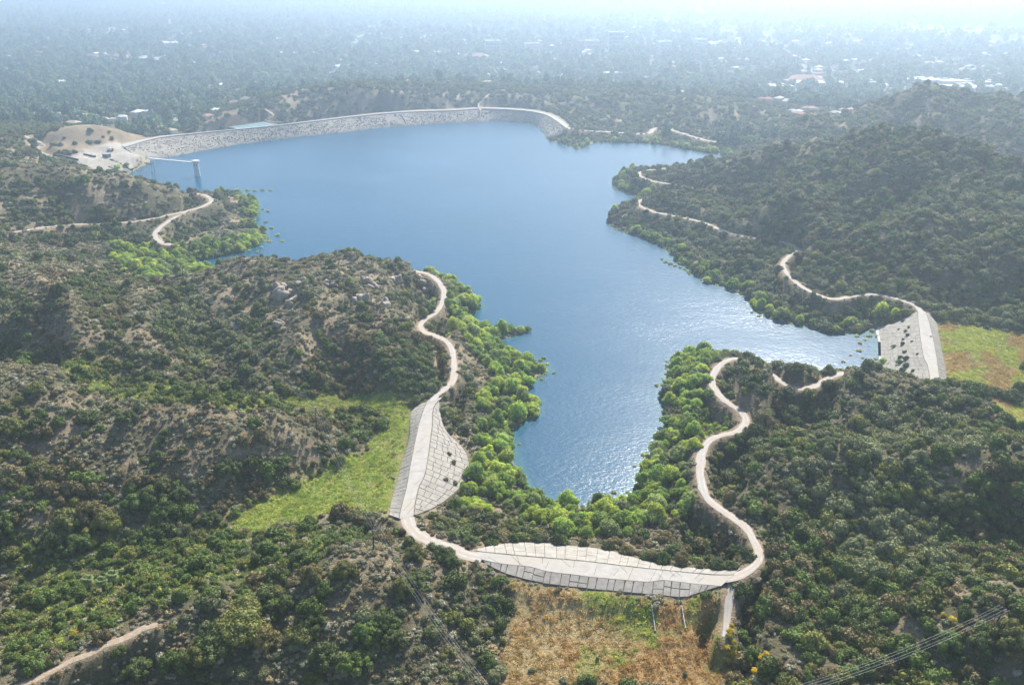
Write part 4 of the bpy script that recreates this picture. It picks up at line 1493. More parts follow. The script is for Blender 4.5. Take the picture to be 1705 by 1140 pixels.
kind('chaparral_shrub', [
    ('rounded', dict(lobes=13, leaves=1500, leaf=.075)),
    ('spreading', dict(lobes=16, leaves=1700, leaf=.07, wide=1.15, tall=.5, spread=.78, lobe_r=(.24, .40))),
    ('upright', dict(lobes=11, leaves=1300, leaf=.08, wide=.8, tall=1.0, spread=.5)),
    ('lumpy', dict(lobes=9, leaves=1300, leaf=.08, tall=.7, spread=.72, lobe_r=(.26, .52))),
    ('open', dict(lobes=18, leaves=1300, leaf=.07, tall=.8, spread=.75, lobe_r=(.18, .32), spiky=.25)),
], [('dark green', (.044, .056, .018)), ('olive green', (.082, .086, .022)), ('deep green', (.052, .074, .017)), ('grey-green', (.085, .092, .048)), ('brownish', (.080, .066, .033))], 0.12)
kind('sage_bush', [
    ('rounded', dict(lobes=7, leaves=240, leaf=.15, tall=.5, core=True, spiky=.3)),
    ('ragged', dict(lobes=9, leaves=260, leaf=.14, tall=.55, spread=.75, lobe_r=(.2, .36), spiky=.4)),
    ('low', dict(lobes=8, leaves=240, leaf=.15, wide=1.1, tall=.35, spread=.75, lobe_r=(.22, .36), spiky=.3)),
], [('pale grey', (.150, .138, .105)), ('straw-coloured', (.155, .125, .075)), ('grey-green', (.088, .096, .058)), ('brown', (.085, .066, .042)), ('silvery', (.190, .180, .150))], 0.12)
kind('willow_tree', [
    ('round-crowned', dict(lobes=16, leaves=1800, leaf=.07, tall=.95, low=.05, spread=.62, lobe_r=(.24, .42))),
    ('tall-crowned', dict(lobes=16, leaves=1700, leaf=.07, wide=.75, tall=1.25, low=.05, spread=.55, lobe_r=(.22, .38))),
    ('broad', dict(lobes=20, leaves=2000, leaf=.065, wide=1.15, tall=.7, low=.05, spread=.75, lobe_r=(.2, .36))),
    ('bushy', dict(lobes=13, leaves=1600, leaf=.075, tall=.8, low=.05, spread=.68, lobe_r=(.26, .46))),
], [('bright yellow-green', (.190, .218, .048)), ('fresh green', (.135, .180, .044)), ('mid-green', (.085, .120, .034)), ('soft grey-green', (.125, .150, .064))], 0.40, trunk=(.30, .045))
kind('oak_tree', [
    ('domed', dict(lobes=26, leaves=4200, leaf=.042, tall=.8, low=.1, spread=.72, lobe_r=(.18, .32))),
    ('wide', dict(lobes=30, leaves=4400, leaf=.04, wide=1.12, tall=.6, low=.1, spread=.8, lobe_r=(.17, .30))),
    ('rugged', dict(lobes=20, leaves=3800, leaf=.045, tall=.75, low=.1, spread=.74, lobe_r=(.2, .38))),
], [('dark green', (.042, .054, .018)), ('olive', (.070, .074, .022)), ('bronze-tipped', (.078, .068, .026)), ('deep green', (.048, .070, .017))], 0.12, trunk=(.18, .06))
kind('valley_tree', [
    ('round', dict(lobes=9, leaves=420, leaf=.13, tall=.9, low=.1, lobe_r=(.3, .48))),
    ('tall', dict(lobes=9, leaves=420, leaf=.12, wide=.6, tall=1.6, low=.1, spread=.5, lobe_r=(.28, .42))),
    ('broad', dict(lobes=12, leaves=480, leaf=.12, wide=1.15, tall=.7, low=.1, spread=.75, lobe_r=(.25, .42))),
], [('dark green', (.036, .060, .032)), ('blue-green', (.042, .070, .048)), ('mid-green', (.065, .100, .038)), ('olive', (.075, .085, .040))], 0.12, trunk=(.35, .06))
kind('yellow_shrub', [
    ('flowering', dict(lobes=10, leaves=500, leaf=.11, tall=.6, lobe_r=(.22, .4), spiky=.25)),
    ('bushy', dict(lobes=8, leaves=460, leaf=.11, tall=.7, lobe_r=(.25, .45), spiky=.2)),
], [('golden yellow', (.28, .215, .018)), ('mustard', (.22, .18, .03)), ('yellow-green', (.12, .125, .03))], 0.32)
kind('reed_clump', [
    ('tufted', dict(lobes=8, leaves=420, leaf=.12, tall=.42, low=.02, spread=.66, lobe_r=(.2, .34), spiky=.4)),
    ('loose', dict(lobes=10, leaves=380, leaf=.11, wide=1.1, tall=.3, low=.02, spread=.66, lobe_r=(.18, .30), spiky=.5)),
], [('yellow-green', (.21, .23, .07)), ('pale green', (.20, .23, .10)), ('straw green', (.24, .22, .10))], 0.32)

PLANTS = {k: [] for k in KIND}          # rows: x, y, z, radius, height scale, shape, tint


def put(k, x, y, rad, hs=None, shape=None, tint=None, z=None):
    x, y, rad = np.atleast_1d(x).astype(float), np.atleast_1d(y).astype(float), np.atleast_1d(rad).astype(float)
    n_ = len(x)
    ns_, nt_ = len(KIND[k]['shapes']), len(KIND[k]['tints'])
    hs = 0.85 + .35 * rng.random(n_) if hs is None else np.full(n_, hs)
    sh = rng.integers(0, ns_, n_) if shape is None else np.full(n_, shape)
    if tint is None:
        ti = rng.integers(0, nt_, n_)
    elif np.ndim(tint) == 1 and len(tint) == nt_ and n_ != nt_:
        ti = rng.choice(nt_, n_, p=np.array(tint) / sum(tint))
    else:
        ti = np.broadcast_to(tint, (n_,))
    zz = hz(x, y) - 0.06 * rad if z is None else np.broadcast_to(z, (n_,))
    PLANTS[k].append(np.column_stack([x, y, zz, rad, hs, sh, ti]))


def frustum_points(y0, y1, per_m2, margin=1.12):
    n_ = int((y1 * y1 - y0 * y0) * 0.5 * 2 * 0.66 * margin * per_m2)
    y = np.sqrt(rng.random(n_) * (y1 * y1 - y0 * y0) + y0 * y0)
    x = (rng.random(n_) * 2 - 1) * y * 0.66 * margin
    return x, y


LAP = None
g = GZ
_sm = samp(gz_s, gx, gy)


def concave(x, y, d=22.0):
    """how much the ground lies below its surroundings (hollows > 0)"""
    c = samp(surf, x, y)
    s = sum(samp(surf, x + d * math.cos(a), y + d * math.sin(a)) for a in np.arange(6) * 1.047) / 6
    return s - c


def slope_to_sun(x, y, d=6.0):
    dzx = (samp(surf, x + d, y) - samp(surf, x - d, y)) / (2 * d)
    dzy = (samp(surf, x, y + d) - samp(surf, x, y - d)) / (2 * d)
    return dzx, dzy


def free(x, y, rad=0.0, road=0.6):
    m = (samp(road_d, x, y) > road + rad * 0.75) & (samp(on_dam.astype(float), x, y) < 0.02) & (samp(sdf, x, y) > 0.3)
    return m


def zsum(x, y, *names):
    t = np.zeros(np.shape(x))
    for k in names:
        t = np.maximum(t, zone(k, x, y))
    return t


def clear_of_roads(x, y, rad, keep=.22):
    """plants that would hide a road from the air are mostly left out, as along the real cut road edges"""
    top = hz(x, y) + rad * .95
    dist = np.hypot(x, y)
    sl_ = (CAM_H - top) / dist
    bad = np.zeros(len(x), bool)
    for k in np.arange(2, 34, 2.0):
        f = 1 + k / dist
        X, Y = x * f, y * f
        bad |= (samp(road_d, X, Y) < -.4) & (top - k * sl_ > hz(X, Y) + .3)
    for rx, ry, rs in ROCKS:                       # bare rock stays bare, and open towards the air
        bad |= (np.hypot(x - rx, (y - ry + rs) / 1.6) < rs * 1.35 + rad * .5)
    return ~bad | (rng.random(len(x)) < keep)


# --- chaparral over the hills
for (y0, y1, per, rmul) in ((150, 480, 1 / 7.5, 1.0), (480, 800, 1 / 9.5, 1.08), (800, 1150, 1 / 15.0, 1.12), (1150, 1750, 1 / 26.0, 1.25)):
    x, y = frustum_points(y0, y1, per)
    h = hz(x, y)
    m = (h > -2) & free(x, y, 1.5)
    x, y, h = x[m], y[m], h[m]
    right = sstep(20, 90, x - 0.05 * y)
    right = np.maximum(right, sstep(900, 1100, y))
    cc = concave(x, y)
    dens = 0.33 + 0.10 * np.clip(cc, -2.2, 5) + 0.75 * (fbm(x, y, 38, 91, 4) - 0.5)
    dens = dens * (1 - right) + (0.62 + 0.10 * np.clip(cc, -2, 3) + 0.7 * (fbm(x, y, 45, 92, 4) - 0.5)) * right
    dzx, dzy = slope_to_sun(x, y)
    dens += (1 - right) * np.clip(-dzy, -.1, .4) * 0.0
    open_ = zsum(x, y, 'grass', 'field', 'verge', 'east_field', 'pad', 'dry_hill', 'dry_hill2')
    lush = zsum(x, y, 'gully', 'valley')
    dens = np.maximum(dens, .8 * zone('nose', x, y))
    dens *= 1 - .8 * zone('flowers', x, y)
    dens = np.maximum(dens, lush * 0.62)
    dens = dens * (1 - open_ * 0.99)
    dens *= 1 - 0.75 * zone('scrub', x, y)
    dens *= 1 - 0.7 * zsum(x, y, 'willow_w', 'willow_n', 'willow_l')
    dens *= np.where((y > 1250) & (h < 4), 0, 1)
    keep = rng.random(len(x)) < np.clip(dens, 0.03 * (open_ < .3), .95)
    keep &= (open_ < .6) | (rng.random(len(x)) < .003)
    x, y, lush, right = x[keep], y[keep], lush[keep], right[keep]
    rad = np.exp(rng.normal(0.76, 0.42, len(x))) * rmul * (1 - .22 * lush) * (1 + .28 * right)
    rad = np.clip(rad, 0.9, 5.2)
    m = free(x, y, 0) & (samp(road_d, x, y) > rad * .5) & (samp(sdf, x, y) > 1) & (samp(dl, x, y) > rad * .9) & clear_of_roads(x, y, rad)
    x, y, rad, lush, right = x[m], y[m], rad[m], lush[m], right[m]
    big = rad > 2.6
    u = rng.random(len(x))
    patch = fbm(x, y, 55, 95, 3) + 0.35 * (u - .5)
    ti = np.where(patch < .40, 3, np.where(patch < .48, 1, np.where(patch < .56, 0, np.where(patch < .66, 2, 4))))
    ti = np.where(lush > .4, np.where(u < .6, 2, np.where(u < .85, 1, 0)), ti)
    ti = np.where((right > .5) & (ti == 4) & (u < .7), 0, ti)
    put('chaparral_shrub', x, y, rad, tint=ti)

# --- low sage and dry tufts between them
for (y0, y1, per, rmul) in ((150, 420, 1 / 2.6, 1.0), (420, 700, 1 / 4.5, 1.15), (700, 1300, 1 / 13.0, 1.45)):
    x, y = frustum_points(y0, y1, per)
    h = hz(x, y)
    m = (h > -2) & free(x, y, .5, .5)
    x, y, h = x[m], y[m], h[m]
    cc = concave(x, y)
    right = sstep(20, 90, x - 0.05 * y)
    dens = 0.72 - 0.08 * np.clip(cc, -2, 4) + 0.7 * (fbm(x, y, 17, 98, 4) - 0.5)
    dens *= 1 - 0.45 * right
    open_ = zsum(x, y, 'grass', 'field', 'verge', 'east_field', 'pad', 'dry_hill', 'dry_hill2')
    dens *= (1 - open_) * (1 - .8 * zsum(x, y, 'gully', 'valley'))
    dens = np.maximum(dens, .55 * zone('scrub', x, y))
    keep = rng.random(len(x)) < np.clip(dens, 0, .9)
    x, y = x[keep], y[keep]
    rad = np.clip(np.exp(rng.normal(-.10, .36, len(x))), .4, 2.1) * rmul
    m = np.ones(len(x), bool)
    for rx, ry, rs in ROCKS:
        m &= np.hypot(x - rx, y - ry) > rs * .9
    x, y, rad = x[m], y[m], rad[m]
    put('sage_bush', x, y, rad, tint=[.30, .18, .27, .15, .10])

# --- willows and other bright trees along the water
x, y = frustum_points(200, 1300, 1 / 11.0)
s = samp(sdf, x, y)
h = hz(x, y)
m = (s > .6) & (s < 90) & free(x, y, 2.2) & (h < 13)
x, y, s, h = x[m], y[m], s[m], h[m]
wz = zsum(x, y, 'willow_w', 'willow_n', 'willow_l')
dens = wz * (0.50 + .9 * (fbm(x, y, 26, 101, 3) - .42)) + sstep(16, 3, s) * (.30 + .9 * (fbm(x, y, 40, 102, 3) - .5)) * (y < 1200) * np.where((y > 940) & (x < 0), .15, 1)
keep = rng.random(len(x)) < np.clip(dens, 0, .75)
x, y, s = x[keep], y[keep], s[keep]
rad = np.clip(np.exp(rng.normal(1.14, .34, len(x))), 1.4, 5.6) * np.where(y > 700, 1.1, 1)
m = clear_of_roads(x, y, rad * 1.2, .05)
x, y, rad = x[m], y[m], rad[m]
put('willow_tree', x, y, rad, tint=[.29, .30, .26, .15])
# trees standing in the shallows off the points
for (px, py, r_) in ((812, 556, 3.4), (826, 557, 3.6), (842, 556, 3.4), (856, 556, 3.2), (868, 553, 3.0), (878, 551, 2.6), (834, 548, 3.2), (850, 549, 2.8), (808, 545, 3.0),
                     (1178, 470, 3.4), (1186, 468, 3.6), (1195, 469, 3.0), (1190, 458, 3.4), (1184, 450, 3.2), (1470, 606, 3.2), (1478, 612, 2.6), (1462, 610, 2.4)):
    X, Y, _ = at(px, py, 0)
    put('willow_tree', X, Y, r_, z=-.2, tint=int(rng.integers(0, 3)))
# reeds and drowned brush at the edge
reed = [(400, 318), (412, 317), (424, 318), (437, 317), (450, 317), (452, 380), (462, 392), (470, 402), (446, 352), (448, 402), (436, 412), (428, 420), (442, 370),
        (1108, 437), (1116, 440), (1124, 443), (1132, 446), (1140, 449), (1147, 453), (1102, 432), (905, 596), (912, 606), (908, 618), (902, 632), (893, 668),
        (1447, 560), (1440, 566), (1432, 572), (1430, 584), (1426, 560), (1436, 596), (1452, 552), (1460, 560), (1458, 598), (1416, 592), (1404, 603), (1450, 606),
        (1250, 505), (1262, 512), (1258, 498), (1270, 516), (1020, 376), (1024, 382), (1016, 362), (1236, 490), (1228, 486), (852, 742), (848, 730), (868, 700), (1075, 800), (1068, 806)]
for px, py in reed:
    X, Y, _ = at(px, py, 0)
    put('reed_clump', X, Y, 0.8 + 0.9 * rng.random() + Y * .0010, z=-.1)
n_ = 1500
i = rng.integers(0, len(SHORE), n_)
X, Y = SHORE[i, 0] + rng.normal(0, 2.2, n_), SHORE[i, 1] + rng.normal(0, 2.2, n_)
m = (samp(on_dam.astype(float), X, Y) < .01) & (Y < 1250) & (np.abs(X) < Y * .75)
m &= (fbm(X, Y, 45, 107, 3) > .47)
put('reed_clump', X[m], Y[m], .7 + 1.0 * rng.random(m.sum()), z=np.maximum(hz(X[m], Y[m]), 0) - .05)

# --- oaks, lone shrubs, flowers
OAKS = [(400, 1058, 9.5, 1), (360, 1085, 7, 0), (440, 1078, 6.5, 2), (410, 1020, 6.2, 1), (640, 1050, 6.5, 3), (655, 1075, 6, 0), (610, 1060, 6, 3), (690, 975, 5.8, 0), (668, 990, 5, 1), (740, 930, 5, 0), (752, 940, 4, 0), (690, 928, 4.6, 1),
        (520, 1040, 5.5, 0), (505, 1065, 6.2, 1), (575, 960, 5, 1), (520, 965, 5.6, 2), (480, 1010, 4.5, 0), (250, 835, 6.5, 0), (280, 855, 7, 3), (225, 845, 6, 3), (300, 830, 5, 0), (270, 815, 5, 1), (380, 790, 6.2, 0),
        (110, 880, 8, 1), (150, 868, 7.5, 2), (180, 880, 7, 1), (90, 905, 6.5, 0), (130, 910, 7, 3), (65, 790, 6, 1), (15, 805, 5.5, 0), (5, 880, 6.5, 3), (210, 700, 5.5, 0), (60, 655, 5, 1), (100, 490, 6, 0), (270, 545, 5.5, 3), (420, 775, 5.5, 0), (470, 775, 5, 3),
        (500, 935, 5, 0), (230, 1120, 6, 0), (290, 1115, 6.5, 3), (330, 1105, 5.5, 1), (180, 1105, 5, 0), (590, 1110, 6.5, 3), (540, 1100, 6, 0), (20, 720, 6, 1), (40, 850, 5, 0), (350, 870, 5, 0), (365, 905, 5.5, 3), (330, 900, 5, 1),
        (735, 880, 4.6, 1), (782, 905, 3.6, 0), (820, 898, 3.8, 0), (930, 905, 3.4, 0), (1120, 925, 4.6, 0), (1200, 940, 4.6, 0), (1180, 930, 4, 1), (1225, 925, 4.2, 0), (1150, 915, 4.5, 0), (760, 850, 4.4, 1), (790, 860, 4.5, 2), (820, 868, 4.2, 1), (850, 880, 4, 1),
        (1430, 810, 5, 0), (1480, 830, 5.5, 3), (1570, 850, 6, 0), (1590, 840, 5.4, 1), (1530, 800, 5, 3), (1640, 830, 5, 0), (1400, 790, 5, 0), (1360, 800, 4.6, 1), (1690, 830, 5, 3), (1250, 930 - 90, 4.4, 0), (1280, 860, 4.5, 1), (1680, 1070, 7, 1), (1640, 1085, 6, 0), (1580, 1080, 5.5, 3), (1660, 660, 6, 0), (1685, 668, 6.5, 3), (1640, 655, 5, 0), (1700, 655, 6, 0)]
for px, py, r_, ti in OAKS:
    X, Y, Z = hit(px, py)
    if samp(road_d, X, Y) > r_ * .75 and samp(on_dam.astype(float), X, Y) < .02:
        put('oak_tree', X, Y, r_ * .92, tint=ti)
for px, py, r_, ti, sh in ((815, 1106, 3.5, 2, 0), (822, 976, 1.7, 2, 3), (803, 972, 1.9, 1, 4), (1100, 905, 2.2, 0, 0), (794, 1035, .9, 2, 0), (995, 1100, 1.0, 3, 2), (1140, 1125, 1.2, 3, 2), (885, 1120, 1.3, 3, 3), (1345, 1130 - 0, 2.4, 2, 0)):
    X, Y, Z = hit(px, py)
    put('chaparral_shrub', X, Y, r_, tint=ti, shape=sh, hs=1.1)
EAST_SH = [(1508, 553, 1.8), (1511, 560, 2.0), (1504, 566, 1.6), (1503, 574, 2.2), (1507, 588, 1.5), (1488, 579, 2.4), (1519, 570, 1.3), (1528, 590, 1.4), (1505, 588, 1.6), (1499, 596, 2.2), (1508, 600, 2.6), (1497, 606, 2.8), (1508, 612, 3.0), (1502, 620, 2.6), (1519, 620, 1.8), (1506, 628, 3.0), (1550, 561, .9), (1497, 549, 1.2), (1513, 547, 1.3), (1503, 536, 2.0)]
for px, py, r_ in EAST_SH:
    X, Y, Z = hit(px, py)
    put('chaparral_shrub', X, Y, r_ * .85, tint=int(rng.choice([0, 2])), z=Z)
for px, py, r_ in ((755, 772, 1.6), (742, 800, 1.3), (758, 806, 1.4), (771, 812, 1.8), (748, 757, 1.4)):
    X, Y, Z = hit(px, py)
    put('chaparral_shrub', X, Y, r_, tint=3, z=Z)
for px, py, r_ in ((58, 235, 4), (72, 222, 5), (80, 219, 6), (96, 217, 4), (150, 220, 5), (107, 231, 3), (172, 229, 3), (186, 234, 5), (182, 222, 3), (90, 242, 6), (101, 243, 5), (125, 241, 4), (150, 238, 5), (163, 237, 5), (12, 244, 6), (6, 254, 5), (70, 268, 5), (64, 252, 3),
                   (378, 194, 6), (362, 201, 4), (352, 204, 4), (440, 188, 5), (470, 200, 6), (400, 186, 2), (372, 213, 5), (368, 215, 5), (312, 226, 2), (518, 210, 2.5), (452, 226, 1.8), (600, 197, 2), (940, 221, 5)):
    X, Y, Z = hit(px, py)
    put('chaparral_shrub', X, Y, r_ * .8, tint=int(rng.choice([0, 3])), z=Z - .1)
fl = np.array([hit(*p)[:2] for p in [(1212 + 6 * (k % 12) + 3 * math.sin(k * 2.1), 1074 + 6.5 * (k // 12) + 3 * math.cos(k * 1.7)) for k in range(132)]])
m = (vnoise(fl[:, 0], fl[:, 1], 5, 113) > .40)
put('yellow_shrub', fl[m, 0], fl[m, 1], .6 + .8 * rng.random(m.sum()), tint=[.45, .4, .15])
for px, py in ((1216, 1052), (1214, 1062), (1218, 1042), (1585, 1035), (1600, 1045), (1570, 1028), (1590, 1055), (1445, 922), (1425, 932), (1440, 935), (520, 915), (430, 905), (125, 1055), (1690, 1100), (1680, 1092), (400, 1000), (800, 962)):
    X, Y, _ = hit(px, py)
    put('yellow_shrub', X, Y, 1.0 + .8 * rng.random(), tint=[.5, .3, .2])

tu = DAMS['south'][0]
for f in (6, 13, 20, 27, 33, 40, 46, 52, 57, 62, 67, 71, 75):
    p, d = tu[f], tu[f] - DAMS['south'][1][f]
    d = d[:2] / (np.linalg.norm(d[:2]) + 1e-6)
    r_ = 2.0 + 1.5 * rng.random()
    put('oak_tree', p[0] + d[0] * r_ * .75, p[1] + d[1] * r_ * .75, r_)
# --- town trees on the plain beyond the dam
for (y0, y1, per, r0) in ((1150, 2000, 1 / 95.0, 7.6), (2000, 3200, 1 / 190.0, 9.5), (3200, 7500, 1 / 620.0, 12.0)):
    x, y = frustum_points(y0, y1, per, 1.06)
    h = hz(x, y)
    m = (h < 12) & (samp(on_dam.astype(float), x, y) < .01) & (samp(road_d, x, y) > 5) & (samp(sdf, x, y) > 40) & ((h < 4) | (y > 1550))
    m &= (zsum(x, y, 'dry_hill', 'dry_hill2', 'pad') < .3) & (street_d(x, y) > 2)
    m &= rng.random(len(x)) < np.clip(.25 + 1.5 * (fbm(x, y, 130, 121, 4) - .30) - .25 * sstep(0, 900, x) * sstep(1500, 1900, y), 0.06, 1)
    x, y = x[m], y[m]
    rad = np.clip(np.exp(rng.normal(0, .32, len(x))), .5, 1.9) * r0
    put('valley_tree', x, y, rad, tint=[.4, .25, .2, .15])

# ------------------------------------------------------------------ which plants are objects of their own and which join the mass
LM = [('the slab corner of the road', 690, 890), ('the long slab dam', 1000, 945), ('the green meadow', 560, 810), ('the near ridge pole', 622, 905), ('the sandy crest path', 160, 1080),
      ('the meadow pole', 527, 705), ('the ridge pole', 304, 460), ('the tallest pale rock', 478, 492), ('the ridge-end road bend', 738, 490), ('the road under the spur', 756, 610),
      ('the upper slabs of the meadow dam', 745, 750), ('the tree-lined spit', 850, 550), ('the rocky lake point', 895, 615), ('the lake basin head', 960, 830), ('the near basin shore', 1085, 760),
      ('the hairpin road bend', 1187, 630), ('the second road bend', 1240, 700), ('the straight road stretch', 1168, 780), ('the junction by the slab dam', 1240, 950), ('the yellow flowers', 1250, 1100),
      ('the leaning pole', 1655, 1040), ('the brown field', 980, 1070), ('the lone round shrub', 815, 1103), ('the steep cove dam', 1530, 580), ('the dry grass flat', 1630, 590),
      ('the dark eastern hollow', 1480, 850), ('the low eastern knoll', 1440, 625), ('the cove road curve', 1370, 495), ('the island willows', 1187, 462), ('the eastern lake cape', 1030, 360),
      ('the upper eastern road', 1120, 305), ('the big eastern hill', 1510, 260), ('the far pointed peak', 1535, 165), ('the far shore road', 1040, 220), ('the dam end peninsula', 945, 232),
      ('the rockfill dam', 600, 200), ('the orange hill', 400, 190), ('the pale yard', 190, 255), ('the intake tower', 328, 280), ('the western point', 400, 370),
      ('the forked western road', 310, 352), ('the western hill', 130, 300), ('the small inlet', 330, 430), ('the palm trees', 172, 972), ('the white box', 239, 842), ('the dense gully', 300, 950),
      ('the lower dry ridge', 300, 700), ('the upper dry ridge', 200, 520), ('the shrub-filled valley', 400, 650), ('the dry western hill', 130, 222), ('the farthest pole', 65, 425), ('the meter box slope', 150, 770),
      ('the spur road', 1212, 1010), ('the eastern gully', 1420, 950), ('the sage-covered knoll', 1540, 1050), ('the eastern road gap', 1308, 440), ('the valley town', 150, 150), ('the ridge behind the dam', 600, 160), ('the cape road', 1070, 340)]
LMP = np.array([(a, b_) for _, a, b_ in LM], float)
ORD = ['closest', 'second closest', 'third closest', 'fourth closest', 'fifth closest', 'sixth closest', 'seventh closest', 'eighth closest', 'ninth closest', 'tenth closest']


def visible(px, x, y, z, steps=60):
    """not hidden behind the ground (a walk from the plant towards the camera)"""
    ok = np.ones(len(x), bool)
    for t in np.linspace(0.004, 0.55, steps):
        X, Y, Z = x * (1 - t), y * (1 - t), z + (CAM_H - z) * t
        ok &= ~((hz(X, Y) > Z + .3) & (Y > 140))
    return ok


def select(rows, limit):
    """indices of the plants that show largest, and the rest"""
    x, y, z, rad = rows[:, 0], rows[:, 1], rows[:, 2], rows[:, 3]
    px, py, dep = project(x, y, z + rad * .6)
    size = FPX * rad / dep
    vis = visible(px, x, y, z + rad * .9) & (px > -size * .4) & (px < 1705 + size * .4) & (py > 0) & (py < 1140 + size * .4)
    score = np.where(vis, size, 0)
    order = np.argsort(-score, kind='stable')
    top = [i for i in order[:limit] if score[i] > 0]
    rest = np.setdiff1d(np.arange(len(rows)), top)
    return np.array(top, int), rest, px, py, size


LABELS = set()


def plant_labels(top, rows, px, py, size, tints, shapes, noun):
    base, info = {}, {}
    for i in top:
        d = np.hypot((LMP[:, 0] - px[i]) * .8, (LMP[:, 1] - py[i]) * 1.25)
        j = int(d.argmin())
        dx, dy = px[i] - LMP[j, 0], py[i] - LMP[j, 1]
        if d[j] < size[i] * .9:
            rel = 'beside'
        elif abs(dx) * .8 > abs(dy) * 1.25:
            rel = 'right of' if dx > 0 else 'left of'
        else:
            rel = 'below' if dy > 0 else 'behind'
        q = rows[i, 3]
        qs = np.percentile(rows[top, 3], [25, 75])
        sz = 'small ' if q < qs[0] else 'large ' if q > qs[1] else ''
        t = f"{sz}{tints[int(rows[i, 6])][0]} {shapes[int(rows[i, 5])][0]} {noun} {rel} {LM[j][0]}"
        base.setdefault(t, []).append((d[j], i))
    out = {}
    for t, v in base.items():
        v.sort()
        for k, (_, i) in enumerate(v):
            lab = t if len(v) == 1 else t + ', ' + (ORD[k] if k < len(ORD) else 'another')
            out[i] = lab
    return out


def hidden_collection(name):
    return bpy.data.collections.new(name)


def gn_scatter(name, rows, protos, parent=None):
    """one object of kind stuff: a point per plant, carrying its own copy of a prototype"""
    col = hidden_collection(name + '_forms')
    for i, me in enumerate(protos):
        o = bpy.data.objects.new(f'{name}_form_{i:03d}', me)
        col.objects.link(o)
    me = bpy.data.meshes.new(name)
    me.vertices.add(len(rows))
    me.vertices.foreach_set('co', rows[:, :3].astype(np.float32).ravel())
    for an, ty, val in (('form', 'INT', rows[:, 5].astype(np.int32)), ('turn', 'FLOAT', (rng.random(len(rows)) * 6.283).astype(np.float32))):
        a = me.attributes.new(an, ty, 'POINT')
        a.data.foreach_set('value', val)
    a = me.attributes.new('size', 'FLOAT_VECTOR', 'POINT')
    a.data.foreach_set('vector', np.column_stack([rows[:, 3], rows[:, 3], rows[:, 3] * rows[:, 4]]).astype(np.float32).ravel())
    o = link(name, me)
    ng = bpy.data.node_groups.new(name, 'GeometryNodeTree')
    ng.interface.new_socket('Geometry', in_out='INPUT', socket_type='NodeSocketGeometry')
    ng.interface.new_socket('Geometry', in_out='OUTPUT', socket_type='NodeSocketGeometry')
    gi, go = ng.nodes.new('NodeGroupInput'), ng.nodes.new('NodeGroupOutput')
    ip = ng.nodes.new('GeometryNodeInstanceOnPoints')
    ci_ = ng.nodes.new('GeometryNodeCollectionInfo')
    ci_.inputs['Collection'].default_value = col
    ci_.inputs['Separate Children'].default_value = True
    ci_.inputs['Reset Children'].default_value = True

    def attr(nm, ty):
        n_ = ng.nodes.new('GeometryNodeInputNamedAttribute')
        n_.data_type = ty
        n_.inputs['Name'].default_value = nm
        return n_.outputs['Attribute']
    cx_ = ng.nodes.new('ShaderNodeCombineXYZ')
    ng.links.new(attr('turn', 'FLOAT'), cx_.inputs[2])
    e2r = ng.nodes.new('FunctionNodeEulerToRotation')
    ng.links.new(cx_.outputs[0], e2r.inputs[0])
    ng.links.new(gi.outputs[0], ip.inputs['Points'])
    ng.links.new(ci_.outputs[0], ip.inputs['Instance'])
    ip.inputs['Pick Instance'].default_value = True
    ng.links.new(attr('form', 'INT'), ip.inputs['Instance Index'])
    ng.links.new(e2r.outputs[0], ip.inputs['Rotation'])
    ng.links.new(attr('size', 'FLOAT_VECTOR'), ip.inputs['Scale'])
    ng.links.new(ip.outputs[0], go.inputs[0])
    md = o.modifiers.new('scatter', 'NODES')
    md.node_group = ng
    return tag(o, kind='stuff')


NOUN = {'chaparral_shrub': ('shrub', 'shrub', 'dark shrubs on the hills', 300, 'chaparral'), 'sage_bush': ('sage bush', 'bush', 'pale sage bushes on dry slopes', 260, 'sage_scrub'),
        'willow_tree': ('willow', 'tree', 'bright trees along the shore', 300, 'shore_wood'), 'oak_tree': ('oak', 'tree', 'oaks on the slopes', 300, 'oak_wood'),
        'valley_tree': ('tree', 'tree', 'trees of the valley town', 300, 'town_wood'), 'yellow_shrub': ('flowering shrub', 'shrub', 'yellow flowering shrubs', 100, 'flower_scrub'),
        'reed_clump': ('reeds', 'reeds', 'reeds at the lake edge', 120, 'reed_bed')}
for k, rows in PLANTS.items():
    rows = np.vstack(rows)
    px, py, dep = project(rows[:, 0], rows[:, 1], rows[:, 2])
    infr = (px > -260) & (px < 1965) & (py < 1400)
    rows = rows[infr]
    noun, cat, grp, lim, mass = NOUN[k]
    K = KIND[k]
    top, rest, px, py, size = select(rows, lim)
    labs = plant_labels(top, rows, px, py, size, K['tints'], K['shapes'], noun)
    for i in top:
        x, y, z, rad, hs, sh, ti = rows[i]
        word, cms, tm, jms = K['shapes'][int(sh)]
        rz = rng.random() * 6.283
        if tm is not None and size[i] > 4.5:
            o = empty(k, (x, y, z), labs[i], cat, grp, rz)
            o.scale = (rad, rad, rad * hs)
            link('crown', cms[int(ti)], o)
            link('trunk', tm, o)
        else:
            o = link(k, jms[int(ti)], loc=(x, y, z), rot=(0, 0, rz), scl=(rad, rad, rad * hs))
            tag(o, labs[i], cat, grp)
    if len(rest):
        rr = rows[rest].copy()
        nt_ = len(K['tints'])
        rr[:, 5] = rr[:, 5] * nt_ + rr[:, 6]
        gn_scatter(mass, rr, [s[3][t] for s in K['shapes'] for t in range(nt_)])
    print(k, len(rows), 'objects', len(top))

